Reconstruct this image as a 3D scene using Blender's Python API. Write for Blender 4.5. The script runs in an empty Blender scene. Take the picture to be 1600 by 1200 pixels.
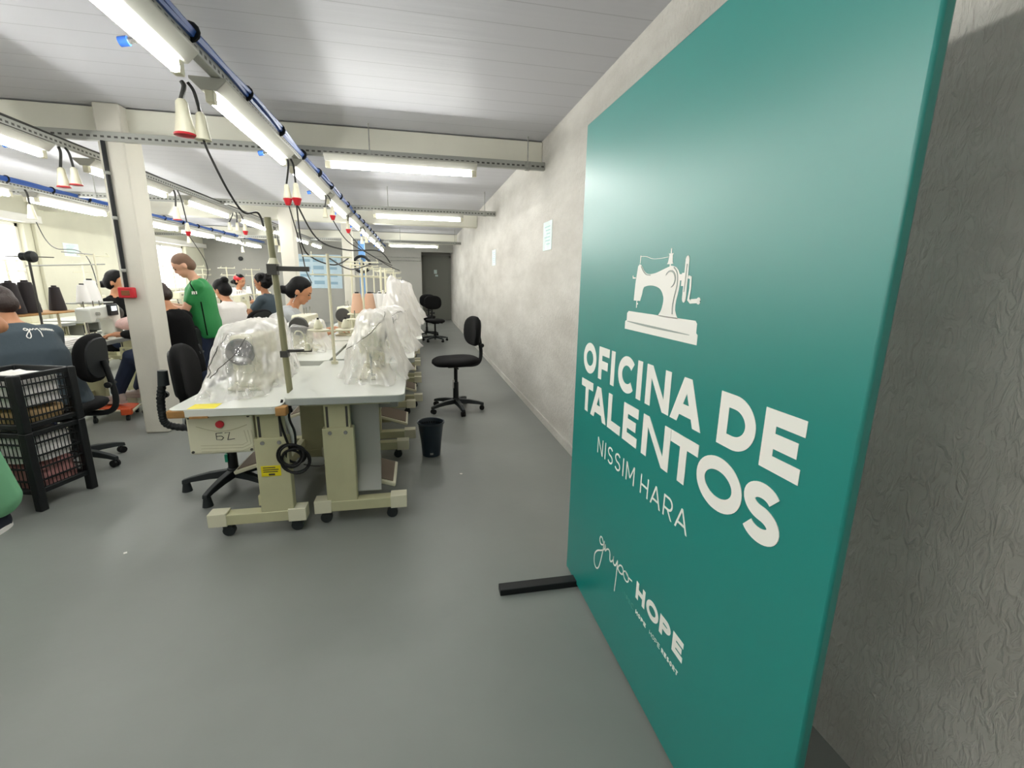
import bpy, bmesh, math, random
from mathutils import Vector, Matrix, noise
PI = math.pi
random.seed(7)
SC = bpy.context.scene
COL = SC.collection

# ------------------------------------------------------------------ camera, world, exposure
def cam_basis(yaw, pitch, roll):
    f = Vector((math.sin(yaw)*math.cos(pitch), math.cos(yaw)*math.cos(pitch), -math.sin(pitch)))
    r = Vector((math.cos(yaw), -math.sin(yaw), 0)); u = r.cross(f)
    return r*math.cos(roll)+u*math.sin(roll), -r*math.sin(roll)+u*math.cos(roll), f
cr, cu, cf = cam_basis(0.20688, 0.22144, 0.01692)
cd = bpy.data.cameras.new('camera'); cam = bpy.data.objects.new('camera', cd); COL.objects.link(cam)
cd.sensor_fit = 'HORIZONTAL'; cd.sensor_width = 36; cd.lens = 713.66/1600*36; cd.clip_start = .02; cd.clip_end = 100
cam.matrix_world = Matrix(((cr.x, cu.x, -cf.x, 0), (cr.y, cu.y, -cf.y, 0), (cr.z, cu.z, -cf.z, 1.35), (0, 0, 0, 1)))
SC.camera = cam
w = bpy.data.worlds.new('daylight'); SC.world = w; w.use_nodes = True
w.node_tree.nodes['Background'].inputs[0].default_value = (1, .985, .96, 1)
w.node_tree.nodes['Background'].inputs[1].default_value = 5.0
TUBE_POWER = 52.0
SC.view_settings.view_transform = 'Standard'; SC.view_settings.look = 'None'
SC.view_settings.gamma = 1; SC.view_settings.exposure = 0.05; SC.view_settings.use_curve_mapping = False
SC.cycles.use_denoising = True
SC.cycles.max_bounces = 8; SC.cycles.transparent_max_bounces = 16; SC.cycles.sample_clamp_indirect = 6

# ------------------------------------------------------------------ materials
def srgb(h):
    h = h.lstrip('#'); v = [int(h[i:i+2], 16)/255 for i in (0, 2, 4)]
    return tuple(x/12.92 if x <= .04045 else ((x+.055)/1.055)**2.4 for x in v)+(1,)
def mat(name, col, rough=.5, metal=0, var=0, vs=4, bump=0, bs=40, stretch=None, spec=.5):
    m = bpy.data.materials.new(name); m.use_nodes = True; nt = m.node_tree; b = nt.nodes['Principled BSDF']
    c = srgb(col); b.inputs['Base Color'].default_value = c; b.inputs['Roughness'].default_value = rough
    b.inputs['Metallic'].default_value = metal; b.inputs['Specular IOR Level'].default_value = spec
    m.diffuse_color = c
    if var or bump:
        tc = nt.nodes.new('ShaderNodeTexCoord'); mp = nt.nodes.new('ShaderNodeMapping')
        nt.links.new(tc.outputs['Object'], mp.inputs[0])
        if stretch: mp.inputs['Scale'].default_value = stretch
    if var:
        n = nt.nodes.new('ShaderNodeTexNoise'); n.inputs['Scale'].default_value = vs; n.inputs['Detail'].default_value = 5
        nt.links.new(mp.outputs[0], n.inputs['Vector'])
        r = nt.nodes.new('ShaderNodeValToRGB'); r.color_ramp.elements[0].position = .3; r.color_ramp.elements[1].position = .7
        r.color_ramp.elements[0].color = tuple(x*(1-var) for x in c[:3])+(1,)
        r.color_ramp.elements[1].color = tuple(min(1, x*(1+var*.6)) for x in c[:3])+(1,)
        nt.links.new(n.outputs[0], r.inputs[0]); nt.links.new(r.outputs[0], b.inputs['Base Color'])
    if bump:
        n = nt.nodes.new('ShaderNodeTexNoise'); n.inputs['Scale'].default_value = bs; n.inputs['Detail'].default_value = 4
        nt.links.new(mp.outputs[0], n.inputs['Vector'])
        bp = nt.nodes.new('ShaderNodeBump'); bp.inputs['Strength'].default_value = bump; bp.inputs['Distance'].default_value = .01
        nt.links.new(n.outputs[0], bp.inputs['Height']); nt.links.new(bp.outputs[0], b.inputs['Normal'])
    return m
def emit(name, col, s):
    m = bpy.data.materials.new(name); m.use_nodes = True; nt = m.node_tree
    b = nt.nodes['Principled BSDF']; b.inputs['Emission Color'].default_value = srgb(col); b.inputs['Emission Strength'].default_value = s
    b.inputs['Base Color'].default_value = (.9, .9, .9, 1)
    return m
M = {}
M['floor'] = mat('grey_floor_paint', '#818480', .42, var=.10, vs=1.3, bump=.06, bs=25)
M['ceil'] = mat('white_ceiling_board', '#c9c9cf', .5, spec=.35)
M['plaster'] = mat('painted_plaster', '#d6d2c6', .75, var=.06, vs=2, bump=.25, bs=18)
M['backwall'] = mat('grey_painted_wall', '#a5a49d', .7, var=.05, vs=1.5, bump=.1, bs=18)
M['beam'] = mat('off_white_beam_paint', '#e4e2d4', .75, var=.05, vs=2, bump=.12, bs=18)
M['cream_wall'] = mat('cream_painted_wall', '#cfcdb9', .75, var=.05, vs=2, bump=.15, bs=18)
M['galv'] = mat('galvanised_steel', '#a2a39d', .5, .3, var=.2, vs=30)
M['white_metal'] = mat('white_enamel', '#e4e2da', .4)
M['lamp_metal'] = mat('dulled_lamp_enamel', '#a9a89f', .5, spec=.3)
M['tube'] = emit('fluorescent_tube_glow', '#fdfdf8', TUBE_POWER)
M['blue'] = mat('blue_cable', '#2c56a3', .45)
M['black_rub'] = mat('black_rubber', '#121213', .6, spec=.3)
M['cable'] = mat('dark_cable', '#2a2a28', .5)
M['cream_plastic'] = mat('cream_plastic', '#d8d4bd', .45)
M['red'] = mat('red_plastic', '#c4232f', .4)
M['beige'] = mat('beige_painted_steel', '#bdba96', .45, var=.08, vs=6)
M['cream_metal'] = mat('cream_enamel', '#dcd8bf', .35)
M['lamin'] = mat('white_laminate', '#d9dbd3', .22, var=.03, vs=2)
M['lamin_edge'] = mat('grey_edge_band', '#9da19d', .5)
M['wood'] = mat('chipped_plywood', '#a57a45', .7, var=.25, vs=20)
M['grey_metal'] = mat('grey_sheet_metal', '#9b9d98', .4, .3)
M['dark_metal'] = mat('dark_steel', '#4b4a47', .45, .5)
M['chrome'] = mat('chrome', '#b8b8b5', .2, .9)
M['black_plastic'] = mat('black_plastic', '#15181a', .5, spec=.35)
M['black_fabric'] = mat('black_fabric', '#0d0d0e', .9, bump=.2, bs=200, spec=.2)
M['char_plastic'] = mat('charcoal_plastic', '#22282a', .5, spec=.4)
M['teal'] = mat('teal_printed_banner', '#077e77', .37, spec=.8)
M['teal_edge'] = mat('teal_banner_edge', '#0a6c64', .55)
M['letter'] = mat('white_vinyl', '#f1efe8', .5)
M['letter_faint'] = mat('pale_green_vinyl', '#55978b', .5)
M['emblem_line'] = mat('grey_line_print', '#9aa39d', .5)
M['paper'] = mat('pale_blue_paper', '#dcebe8', .7, var=.08, vs=14)
M['paper_ink'] = mat('teal_ink', '#a3cfcd', .7)
M['poster'] = mat('pale_blue_poster', '#c3d9e4', .5, var=.08, vs=5)
M['poster_ink'] = mat('blue_print', '#8fb0c4', .5)
M['yellow'] = mat('yellow_sticker', '#e3d20c', .45)
M['orange'] = mat('orange_rubber', '#d8582a', .6)
M['green_tag'] = mat('green_tape', '#0f9070', .5)
M['navy_plastic'] = mat('navy_plastic', '#1c2a36', .35)
M['thread_black'] = mat('black_thread', '#1d1519', .7, bump=.3, bs=300, stretch=(.2, .2, 3))
M['thread_white'] = mat('white_thread', '#eceae8', .7, bump=.2, bs=300, stretch=(.2, .2, 3))
M['thread_pink'] = mat('beige_pink_thread', '#d9b096', .7, bump=.2, bs=300, stretch=(.2, .2, 3))
M['door'] = mat('grey_door_paint', '#7a7b72', .5)
M['fab_white'] = mat('white_cloth', '#efece8', .85, var=.06, vs=20, bump=.5, bs=30)
M['fab_pink'] = mat('dusty_pink_cloth', '#b98480', .85, var=.15, vs=15, bump=.5, bs=30)
M['fab_mustard'] = mat('beige_cloth', '#c6a77a', .85, var=.1, vs=20, bump=.5, bs=30)
M['pinkish'] = mat('light_pink_cloth', '#e3c0bb', .85, var=.1, vs=20, bump=.5, bs=30)
M['shirt_grey'] = mat('light_grey_jersey', '#a9acae', .9, bump=.25, bs=26)
M['shirt_slate'] = mat('slate_jersey', '#3b474f', .9, bump=.25, bs=26)
M['shirt_green'] = mat('green_jersey', '#1f7d3f', .7, bump=.25, bs=22)
M['shirt_black'] = mat('black_jersey', '#0d0d0e', .95, spec=.15, bump=.2, bs=26)
M['shirt_white'] = mat('white_jersey', '#e2ddd8', .9, bump=.25, bs=26)
M['jeans'] = mat('navy_denim', '#1b2740', .85, bump=.2, bs=120)
M['mint'] = mat('mint_cotton', '#79b78c', .85, bump=.25, bs=20)
M['skin_a'] = mat('light_brown_skin', '#b9825f', .55)
M['skin_b'] = mat('fair_skin', '#c99a80', .55)
M['skin_c'] = mat('brown_skin', '#93613f', .55)
M['hair_black'] = mat('black_hair', '#080707', .6, bump=.3, bs=90, spec=.2)
M['hair_brown'] = mat('dark_brown_hair', '#2a1a15', .5, bump=.4, bs=90)
M['hair_grey'] = mat('short_greying_hair', '#6b5140', .7, bump=.4, bs=150)
M['eye'] = mat('dark_eye', '#1c1411', .3)
M['lip'] = mat('lips', '#9a5a4c', .5)
M['screen'] = emit('lit_lcd_screen', '#cfe4ea', 1.2)
M['brown_pad'] = mat('brown_rubber_pad', '#7a6a5a', .7)

def plank_ceiling(m):
    nt = m.node_tree; b = nt.nodes['Principled BSDF']
    tc = nt.nodes.new('ShaderNodeTexCoord'); s = nt.nodes.new('ShaderNodeSeparateXYZ'); nt.links.new(tc.outputs['Object'], s.inputs[0])
    d = nt.nodes.new('ShaderNodeMath'); d.operation = 'DIVIDE'; d.inputs[1].default_value = .2; nt.links.new(s.outputs[1], d.inputs[0])
    f = nt.nodes.new('ShaderNodeMath'); f.operation = 'FRACT'; nt.links.new(d.outputs[0], f.inputs[0])
    g = nt.nodes.new('ShaderNodeMath'); g.operation = 'GREATER_THAN'; g.inputs[1].default_value = .035; nt.links.new(f.outputs[0], g.inputs[0])
    n = nt.nodes.new('ShaderNodeTexNoise'); n.inputs['Scale'].default_value = 2.0
    mp = nt.nodes.new('ShaderNodeMapping'); mp.inputs['Scale'].default_value = (.4, 6, 1); nt.links.new(tc.outputs['Object'], mp.inputs[0]); nt.links.new(mp.outputs[0], n.inputs['Vector'])
    a = nt.nodes.new('ShaderNodeMath'); a.operation = 'MULTIPLY_ADD'; a.inputs[1].default_value = .8
    nt.links.new(n.outputs[0], a.inputs[0]); nt.links.new(g.outputs[0], a.inputs[2])
    mx = nt.nodes.new('ShaderNodeMix'); mx.data_type = 'RGBA'; nt.links.new(g.outputs[0], mx.inputs[0])
    mx.inputs[6].default_value = srgb('#b4b4ba'); mx.inputs[7].default_value = srgb('#c9c9cf'); nt.links.new(mx.outputs[2], b.inputs['Base Color'])
    bp = nt.nodes.new('ShaderNodeBump'); bp.inputs['Strength'].default_value = .5; bp.inputs['Distance'].default_value = .008
    nt.links.new(a.outputs[0], bp.inputs['Height']); nt.links.new(bp.outputs[0], b.inputs['Normal'])
plank_ceiling(M['ceil'])

def rough_wall():
    m = mat('rough_whitewashed_wall', '#cfcabd', .8); nt = m.node_tree; b = nt.nodes['Principled BSDF']; L = nt.links.new
    tc = nt.nodes.new('ShaderNodeTexCoord')
    mp = nt.nodes.new('ShaderNodeMapping'); mp.inputs['Scale'].default_value = (1, 1, .4); L(tc.outputs['Object'], mp.inputs[0])
    n1 = nt.nodes.new('ShaderNodeTexNoise'); n1.inputs['Scale'].default_value = 48; n1.inputs['Detail'].default_value = 3; n1.inputs['Distortion'].default_value = 1.2
    L(mp.outputs[0], n1.inputs['Vector'])
    r1 = nt.nodes.new('ShaderNodeValToRGB'); r1.color_ramp.elements[0].position = .42; r1.color_ramp.elements[1].position = .68; L(n1.outputs[0], r1.inputs[0])
    # horizontal block courses showing through the paint
    s = nt.nodes.new('ShaderNodeSeparateXYZ'); L(tc.outputs['Object'], s.inputs[0])
    n3 = nt.nodes.new('ShaderNodeTexNoise'); n3.inputs['Scale'].default_value = 1.6; n3.inputs['Detail'].default_value = 6; L(tc.outputs['Object'], n3.inputs['Vector'])
    ad = nt.nodes.new('ShaderNodeMath'); ad.operation = 'MULTIPLY_ADD'; ad.inputs[1].default_value = .9; L(n3.outputs[0], ad.inputs[0]); L(r1.outputs[0], ad.inputs[2])
    bp = nt.nodes.new('ShaderNodeBump'); bp.inputs['Strength'].default_value = .6; bp.inputs['Distance'].default_value = .008
    L(ad.outputs[0], bp.inputs['Height']); L(bp.outputs[0], b.inputs['Normal'])
    mp2 = nt.nodes.new('ShaderNodeMapping'); mp2.inputs['Scale'].default_value = (1, .35, 1); L(tc.outputs['Object'], mp2.inputs[0])
    n2 = nt.nodes.new('ShaderNodeTexNoise'); n2.inputs['Scale'].default_value = 2.2; n2.inputs['Detail'].default_value = 7; n2.inputs['Roughness'].default_value = .65
    L(mp2.outputs[0], n2.inputs['Vector'])
    r2 = nt.nodes.new('ShaderNodeValToRGB'); r2.color_ramp.elements[0].position = .32; r2.color_ramp.elements[1].position = .68
    r2.color_ramp.elements[0].color = srgb('#bcb8b0'); r2.color_ramp.elements[1].color = srgb('#dad7d0')
    L(n2.outputs[0], r2.inputs[0]); L(r2.outputs[0], b.inputs['Base Color'])
    return m
M['roughwall'] = rough_wall()

def slotted():
    m = mat('perforated_galvanised_steel', '#a2a39d', .5, .25); nt = m.node_tree; b = nt.nodes['Principled BSDF']; L = nt.links.new
    tc = nt.nodes.new('ShaderNodeTexCoord'); s = nt.nodes.new('ShaderNodeSeparateXYZ'); L(tc.outputs['Object'], s.inputs[0])
    def mth(op, a, v=None, c=None):
        n = nt.nodes.new('ShaderNodeMath'); n.operation = op; L(a, n.inputs[0])
        if v is not None: n.inputs[1].default_value = v
        if c is not None: L(c, n.inputs[1])
        return n.outputs[0]
    su = mth('ADD', s.outputs[0], None, s.outputs[1])
    fr = mth('FRACT', mth('MULTIPLY', su, 22))
    a = mth('LESS_THAN', fr, .55)
    z = mth('LESS_THAN', mth('ABSOLUTE', mth('ADD', s.outputs[2], .004)), .007)
    k = mth('MULTIPLY', a, None, z)
    mx = nt.nodes.new('ShaderNodeMix'); mx.data_type = 'RGBA'; L(k, mx.inputs[0])
    mx.inputs[6].default_value = srgb('#a2a39d'); mx.inputs[7].default_value = srgb('#4a4a46'); L(mx.outputs[2], b.inputs['Base Color'])
    return m
M['slot'] = slotted()

def film():
    m = bpy.data.materials.new('clear_plastic_film'); m.use_nodes = True; nt = m.node_tree; L = nt.links.new
    out = nt.nodes['Material Output']; nt.nodes.remove(nt.nodes['Principled BSDF'])
    tr = nt.nodes.new('ShaderNodeBsdfTransparent'); di = nt.nodes.new('ShaderNodeBsdfDiffuse'); tl = nt.nodes.new('ShaderNodeBsdfTranslucent'); gl = nt.nodes.new('ShaderNodeBsdfGlossy')
    di.inputs[0].default_value = tl.inputs[0].default_value = (.90, .88, .86, 1); gl.inputs['Roughness'].default_value = .22
    gl.inputs[0].default_value = (1, 1, 1, 1)
    a = nt.nodes.new('ShaderNodeMixShader'); a.inputs[0].default_value = .55; L(di.outputs[0], a.inputs[1]); L(tl.outputs[0], a.inputs[2])
    lw = nt.nodes.new('ShaderNodeLayerWeight'); lw.inputs[0].default_value = .35
    mr = nt.nodes.new('ShaderNodeMapRange'); mr.inputs[3].default_value = .24; mr.inputs[4].default_value = .96; L(lw.outputs['Facing'], mr.inputs[0])
    b = nt.nodes.new('ShaderNodeMixShader'); L(mr.outputs[0], b.inputs[0]); L(tr.outputs[0], b.inputs[1]); L(a.outputs[0], b.inputs[2])
    c = nt.nodes.new('ShaderNodeMixShader'); c.inputs[0].default_value = .12; L(b.outputs[0], c.inputs[1]); L(gl.outputs[0], c.inputs[2])
    tc = nt.nodes.new('ShaderNodeTexCoord'); n = nt.nodes.new('ShaderNodeTexNoise'); n.inputs['Scale'].default_value = 9; n.inputs['Detail'].default_value = 2; n.inputs['Distortion'].default_value = 1.5
    L(tc.outputs['Object'], n.inputs['Vector']); bp = nt.nodes.new('ShaderNodeBump'); bp.inputs['Strength'].default_value = .35; bp.inputs['Distance'].default_value = .02
    L(n.outputs[0], bp.inputs['Height'])
    for x in (di, tl, gl): L(bp.outputs[0], x.inputs['Normal'])
    L(c.outputs[0], out.inputs[0]); return m
M['film'] = film()
def glass():
    m = bpy.data.materials.new('window_glass'); m.use_nodes = True; nt = m.node_tree; L = nt.links.new
    out = nt.nodes['Material Output']; nt.nodes.remove(nt.nodes['Principled BSDF'])
    tr = nt.nodes.new('ShaderNodeBsdfTransparent'); gl = nt.nodes.new('ShaderNodeBsdfGlossy'); gl.inputs['Roughness'].default_value = .05
    a = nt.nodes.new('ShaderNodeMixShader'); a.inputs[0].default_value = .06; L(tr.outputs[0], a.inputs[1]); L(gl.outputs[0], a.inputs[2]); L(a.outputs[0], out.inputs[0])
    return m
M['glass'] = glass()

# ------------------------------------------------------------------ mesh helpers
def V(*a): return Vector(a)
def frame(d):
    d = d.normalized(); a = V(0, 0, 1) if abs(d.z) < .95 else V(1, 0, 0)
    s = d.cross(a).normalized(); return s, d.cross(s).normalized()
def spline(pts, n=8, closed=False):
    P = [Vector(p) for p in pts]; out = []
    N = len(P); R = N if closed else N-1
    for i in range(R):
        p0 = P[(i-1) % N] if closed or i else P[0]; p1 = P[i]; p2 = P[(i+1) % N]; p3 = P[(i+2) % N] if closed or i+2 < N else P[-1]
        for k in range(n):
            t = k/n; out.append(.5*((2*p1)+(p2-p0)*t+(2*p0-5*p1+4*p2-p3)*t*t+(3*p1-p0-3*p2+p3)*t**3))
    if not closed: out.append(P[-1])
    return out
class MB:
    def __init__(s): s.v = []; s.f = []
    def add(s, vs, fs):
        k = len(s.v); s.v += [Vector(v) for v in vs]; s.f += [[i+k for i in f] for f in fs]; return s
    def box(s, x0, x1, y0, y1, z0, z1, T=None):
        vs = [V(x, y, z) for z in (z0, z1) for y in (y0, y1) for x in (x0, x1)]
        if T: vs = [T @ v for v in vs]
        return s.add(vs, [(0, 2, 3, 1), (4, 5, 7, 6), (0, 1, 5, 4), (1, 3, 7, 5), (3, 2, 6, 7), (2, 0, 4, 6)])
    def loft(s, rings, cap=True, closed=False):
        n = len(rings[0]); vs = [v for r in rings for v in r]; fs = []
        R = len(rings); K = R if closed else R-1
        for i in range(K):
            for j in range(n):
                a = i*n+j; b = i*n+(j+1) % n; c = ((i+1) % R)*n+(j+1) % n; d = ((i+1) % R)*n+j; fs.append((a, b, c, d))
        if cap and not closed: fs += [tuple(range(n))[::-1], tuple(range((R-1)*n, R*n))]
        return s.add(vs, fs)
    def cyl(s, p0, p1, r0, r1=None, n=14, cap=True):
        p0 = Vector(p0); p1 = Vector(p1); r1 = r0 if r1 is None else r1; a, b = frame(p1-p0)
        return s.loft([[p+(a*math.cos(2*PI*j/n)+b*math.sin(2*PI*j/n))*r for j in range(n)] for p, r in ((p0, r0), (p1, r1))], cap)
    def tube(s, pts, r, n=7, closed=False):
        P = [Vector(p) for p in pts]; rings = []; N = len(P); a = None
        for i in range(N):
            t = (P[(i+1) % N]-P[i-1]) if closed else (P[min(i+1, N-1)]-P[max(i-1, 0)])
            if t.length < 1e-7: t = V(0, 0, 1)
            t.normalize()
            if a is None: a, _ = frame(t)
            a = (a-t*a.dot(t)); a = a.normalized() if a.length > 1e-6 else frame(t)[0]
            b = t.cross(a); rr = r(i/(N-1)) if callable(r) else r
            rings.append([P[i]+(a*math.cos(2*PI*j/n)+b*math.sin(2*PI*j/n))*rr for j in range(n)])
        return s.loft(rings, True, closed)
    def lathe(s, prof, o=(0, 0, 0), n=20, axis='z'):
        o = Vector(o); rings = []
        for r, h in prof:
            rg = []
            for j in range(n):
                c, q = math.cos(2*PI*j/n)*r, math.sin(2*PI*j/n)*r
                rg.append(o+(V(c, q, h) if axis == 'z' else V(h, c, q) if axis == 'x' else V(q, h, c)))
            rings.append(rg)
        return s.loft(rings)
    def ell(s, c, r, n=14, m=9, T=None):
        c = Vector(c); vs = []; fs = []
        r = (r, r, r) if not hasattr(r, '__len__') else r
        for i in range(1, m):
            p = PI*i/m
            for j in range(n):
                q = 2*PI*j/n; v = V(r[0]*math.sin(p)*math.cos(q), r[1]*math.sin(p)*math.sin(q), r[2]*math.cos(p)); vs.append(c+(T @ v if T else v))
        t = V(0, 0, r[2]); k = len(vs); vs += [c+(T @ t if T else t), c-(T @ t if T else t)]
        for i in range(m-2):
            for j in range(n): fs.append((i*n+j, (i+1)*n+j, (i+1)*n+(j+1) % n, i*n+(j+1) % n))
        for j in range(n): fs += [(k, j, (j+1) % n), (k+1, (m-2)*n+(j+1) % n, (m-2)*n+j)]
        return s.add(vs, fs)
    def caps(s, p0, p1, r0, r1, n=12):
        p0 = Vector(p0); p1 = Vector(p1); d = p1-p0; L = d.length; d = d/L if L > 1e-6 else V(0, 0, 1); a, b = frame(d); rings = []
        for p, r, ts in ((p0, r0, (-85, -60, -35, -10)), (p1, r1, (10, 35, 60, 85))):
            for t in ts:
                t = math.radians(t); q = p+d*math.sin(t)*r
                rings.append([q+(a*math.cos(2*PI*j/n)+b*math.sin(2*PI*j/n))*r*math.cos(t) for j in range(n)])
        return s.loft(rings)
    def prism(s, poly, axis, a0, a1):
        n = len(poly)
        def P(u, v, a): return {'x': V(a, u, v), 'y': V(u, a, v), 'z': V(u, v, a)}[axis]
        return s.loft([[P(u, v, a) for u, v in poly] for a in (a0, a1)])
    def xf(s, T): s.v = [T @ v for v in s.v]; return s
    def build(s, name, m, parent=None, bevel=0, smooth=40, world=False, fix=True):
        me = bpy.data.meshes.new(name)
        vs = s.v
        if world and parent is not None:
            inv = parent.matrix_basis.inverted(); vs = [inv @ v for v in vs]
        me.from_pydata([tuple(v) for v in vs], [], s.f)
        if fix:
            bm = bmesh.new(); bm.from_mesh(me); bmesh.ops.recalc_face_normals(bm, faces=bm.faces); bm.to_mesh(me); bm.free()
        me.materials.append(M[m] if isinstance(m, str) else m)
        if smooth: me.shade_smooth(); me.set_sharp_from_angle(angle=math.radians(smooth))
        o = bpy.data.objects.new(name, me); COL.objects.link(o)
        if parent is not None: o.parent = parent
        if bevel:
            b = o.modifiers.new('bevel', 'BEVEL'); b.width = bevel; b.segments = 2; b.limit_method = 'ANGLE'; b.angle_limit = math.radians(40)
        return o
def thing(name, label, cat, loc=(0, 0, 0), rz=0, group=None):
    o = bpy.data.objects.new(name, None); COL.objects.link(o); o.location = loc; o.rotation_euler = (0, 0, rz)
    o.matrix_basis = Matrix.Translation(Vector(loc)) @ Matrix.Rotation(rz, 4, 'Z')
    o.empty_display_size = .1
    return tag(o, label, cat, group)
def tag(o, label, cat, group=None):
    o['label'] = label; o['category'] = cat
    if group: o['group'] = group
    return o
def struct(o): o['kind'] = 'structure'; return o
def recenter(o):
    me = o.data; vs = me.vertices; c = sum((v.co for v in vs), Vector())/len(vs); c.z = min(v.co.z for v in vs)
    me.transform(Matrix.Translation(-c)); o.location = c; return o
def dup(root, loc, rz=None, label=None, group=None):
    r = root.copy(); COL.objects.link(r); r.location = loc
    if rz is not None: r.rotation_euler = (0, 0, rz)
    if label: r['label'] = label
    if group: r['group'] = group
    for ch in list(root.children):
        c = ch.copy(); COL.objects.link(c); c.parent = r
        for g in list(ch.children):
            d = g.copy(); COL.objects.link(d); d.parent = c
    return r
ORD = ['nearest', 'second', 'third', 'fourth', 'fifth', 'sixth', 'seventh', 'eighth', 'ninth', 'tenth', 'eleventh']

# ------------------------------------------------------------------ room shell
XR, XL, YB, YF, ZC = 1.185, -5.95, 15.2, -2.6, 2.615
struct(MB().box(XL-.2, XR+.2, YF-.2, YB+1.2, -.12, 0).build('floor', 'floor'))
struct(MB().box(XL-.2, XR+.2, YF-.2, YB+1.2, ZC, ZC+.12).build('ceiling', 'ceil'))
struct(MB().box(XR, XR+.2, YF-.2, YB+1.2, 0, ZC).build('wall_right', 'roughwall'))
struct(MB().box(XL-.2, XR+.2, YF-.2, YF, 0, ZC).build('wall_front', 'plaster'))
wb = MB().box(XL-.2, .2, YB, YB+.15, 0, ZC).box(.2, XR, YB, YB+.15, 2.2, ZC).box(XL-.2, XR+.2, YB+1.05, YB+1.2, 0, ZC).box(.05, .2, YB+.15, YB+1.05, 0, ZC)
struct(wb.build('wall_back', 'backwall'))
WINS = [(4.6, 8.85), (11.9, 14.1)]; WZ0, WZ1 = 1.0, 2.1
wl = MB().box(XL-.2, XL, YF-.2, YB+.2, 0, WZ0).box(XL-.2, XL, YF-.2, YB+.2, WZ1, ZC)
ys = [YF-.2]+[v for q in WINS for v in q]+[YB+.2]
for i in range(0, len(ys), 2): wl.box(XL-.2, XL, ys[i], ys[i+1], WZ0, WZ1)
struct(wl.build('wall_left', 'cream_wall'))
for i, (a, b) in enumerate(WINS):
    f = MB()
    for (y0, y1, z0, z1) in ((a, b, WZ0, WZ0+.05), (a, b, WZ1-.05, WZ1), (a, a+.05, WZ0, WZ1), (b-.05, b, WZ0, WZ1), ((a+b)/2-.02, (a+b)/2+.02, WZ0, WZ1)):
        f.box(XL-.13, XL-.08, y0, y1, z0, z1)
    wo = struct(f.build('window_%d' % (i+1), 'white_metal'))
    p = MB().box(XL-.108, XL-.102, a+.03, b-.03, WZ0+.03, WZ1-.03).build('pane', 'glass', wo)
for i, (a, b) in enumerate(((5.6, 8.95), (11.5, 14.9))):
    struct(MB().box(XL, XL+.2, a, b, 2.11, 2.22).build('trim_%d' % (i+1), 'white_metal', bevel=.006))
for y0, zb in ((4.45, 2.4), (9.12, 2.34), (13.6, 2.34)):
    struct(MB().box(XL, XR, y0, y0+.2, zb, ZC-.010).build('beam', 'beam', bevel=.008))
for x0, x1, y0, y1 in ((-2.345, -2.165, 4.36, 4.62), (-2.33, -2.1, 9.09, 9.35), (-1.62, -1.4, 11.4, 11.6)):
    struct(MB().box(x0, x1, y0, y1, 0, ZC-.001).build('pillar', 'plaster', bevel=.012))
struct(MB().box(XL, XL+.06, 9.0, 9.25, 0, ZC-.002).build('pillar', 'cream_wall', bevel=.01))
# door at the end of the aisle
d = struct(MB().box(.28, 1.12, YB+.92, YB+.97, 0, 2.08).build('door_1', 'door', bevel=.004))
MB().box(.2, .28, YB+.9, YB+1.0, 0, 2.14).box(1.12, 1.184, YB+.9, YB+1.0, 0, 2.14).box(.2, 1.184, YB+.9, YB+1.0, 2.08, 2.14).build('door_frame', 'door', d)
MB().cyl((.36, YB+.92, 1.02), (.36, YB+.87, 1.02), .012).cyl((.36, YB+.87, 1.02), (.48, YB+.87, 1.02), .01).build('door_handle', 'chrome', d)
MB().box(.62, .72, YB+.914, YB+.92, 1.55, 1.68).box(.66, .75, YB+.914, YB+.92, 1.46, 1.52).build('door_sticker', 'paper', d)
struct(MB().box(XR-.012, XR, 1.9, YB, 0, .07).build('baseboard_right', 'roughwall'))

# ------------------------------------------------------------------ rails, cable trays and tube lights
def beam_obj(name, mname, x0, x1, y0, y1, z0, z1, label, cat, group=None, bevel=.002):
    c = V((x0+x1)/2, (y0+y1)/2, (z0+z1)/2)
    o = MB().box(x0-c.x, x1-c.x, y0-c.y, y1-c.y, z0-c.z, z1-c.z).build(name, mname, bevel=bevel); o.location = c
    return tag(o, label, cat, group)
for y, z, lb in ((4.36, 2.37, 'nearest grey perforated steel rail crossing under the first beam'), (7.05, 2.31, 'second grey perforated steel rail crossing below the ceiling'), (12.4, 2.28, 'farthest grey perforated steel rail near the back wall')):
    o = beam_obj('cross_rail', 'slot', XL+.02, XR-.002, y-.022, y+.022, z-.03, z+.036, lb, 'rail', 'steel rails crossing the room')
    for x in (XR-.16, -.35, -3.9):
        b = MB().box(x-.02, x+.02, y-.03, y+.03, z-.034, z+.034).cyl((x, y, z+.03), (x, y, ZC), .005, n=6)
        b.v = [v-o.location for v in b.v]; b.build('hanger', 'galv', o)
TR = [(-.865, 2.255, 'over the front tables near the right wall'), (-2.50, 2.275, 'over the middle tables behind the pillar'), (-4.12, 2.255, 'over the tables by the windows')]
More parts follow.
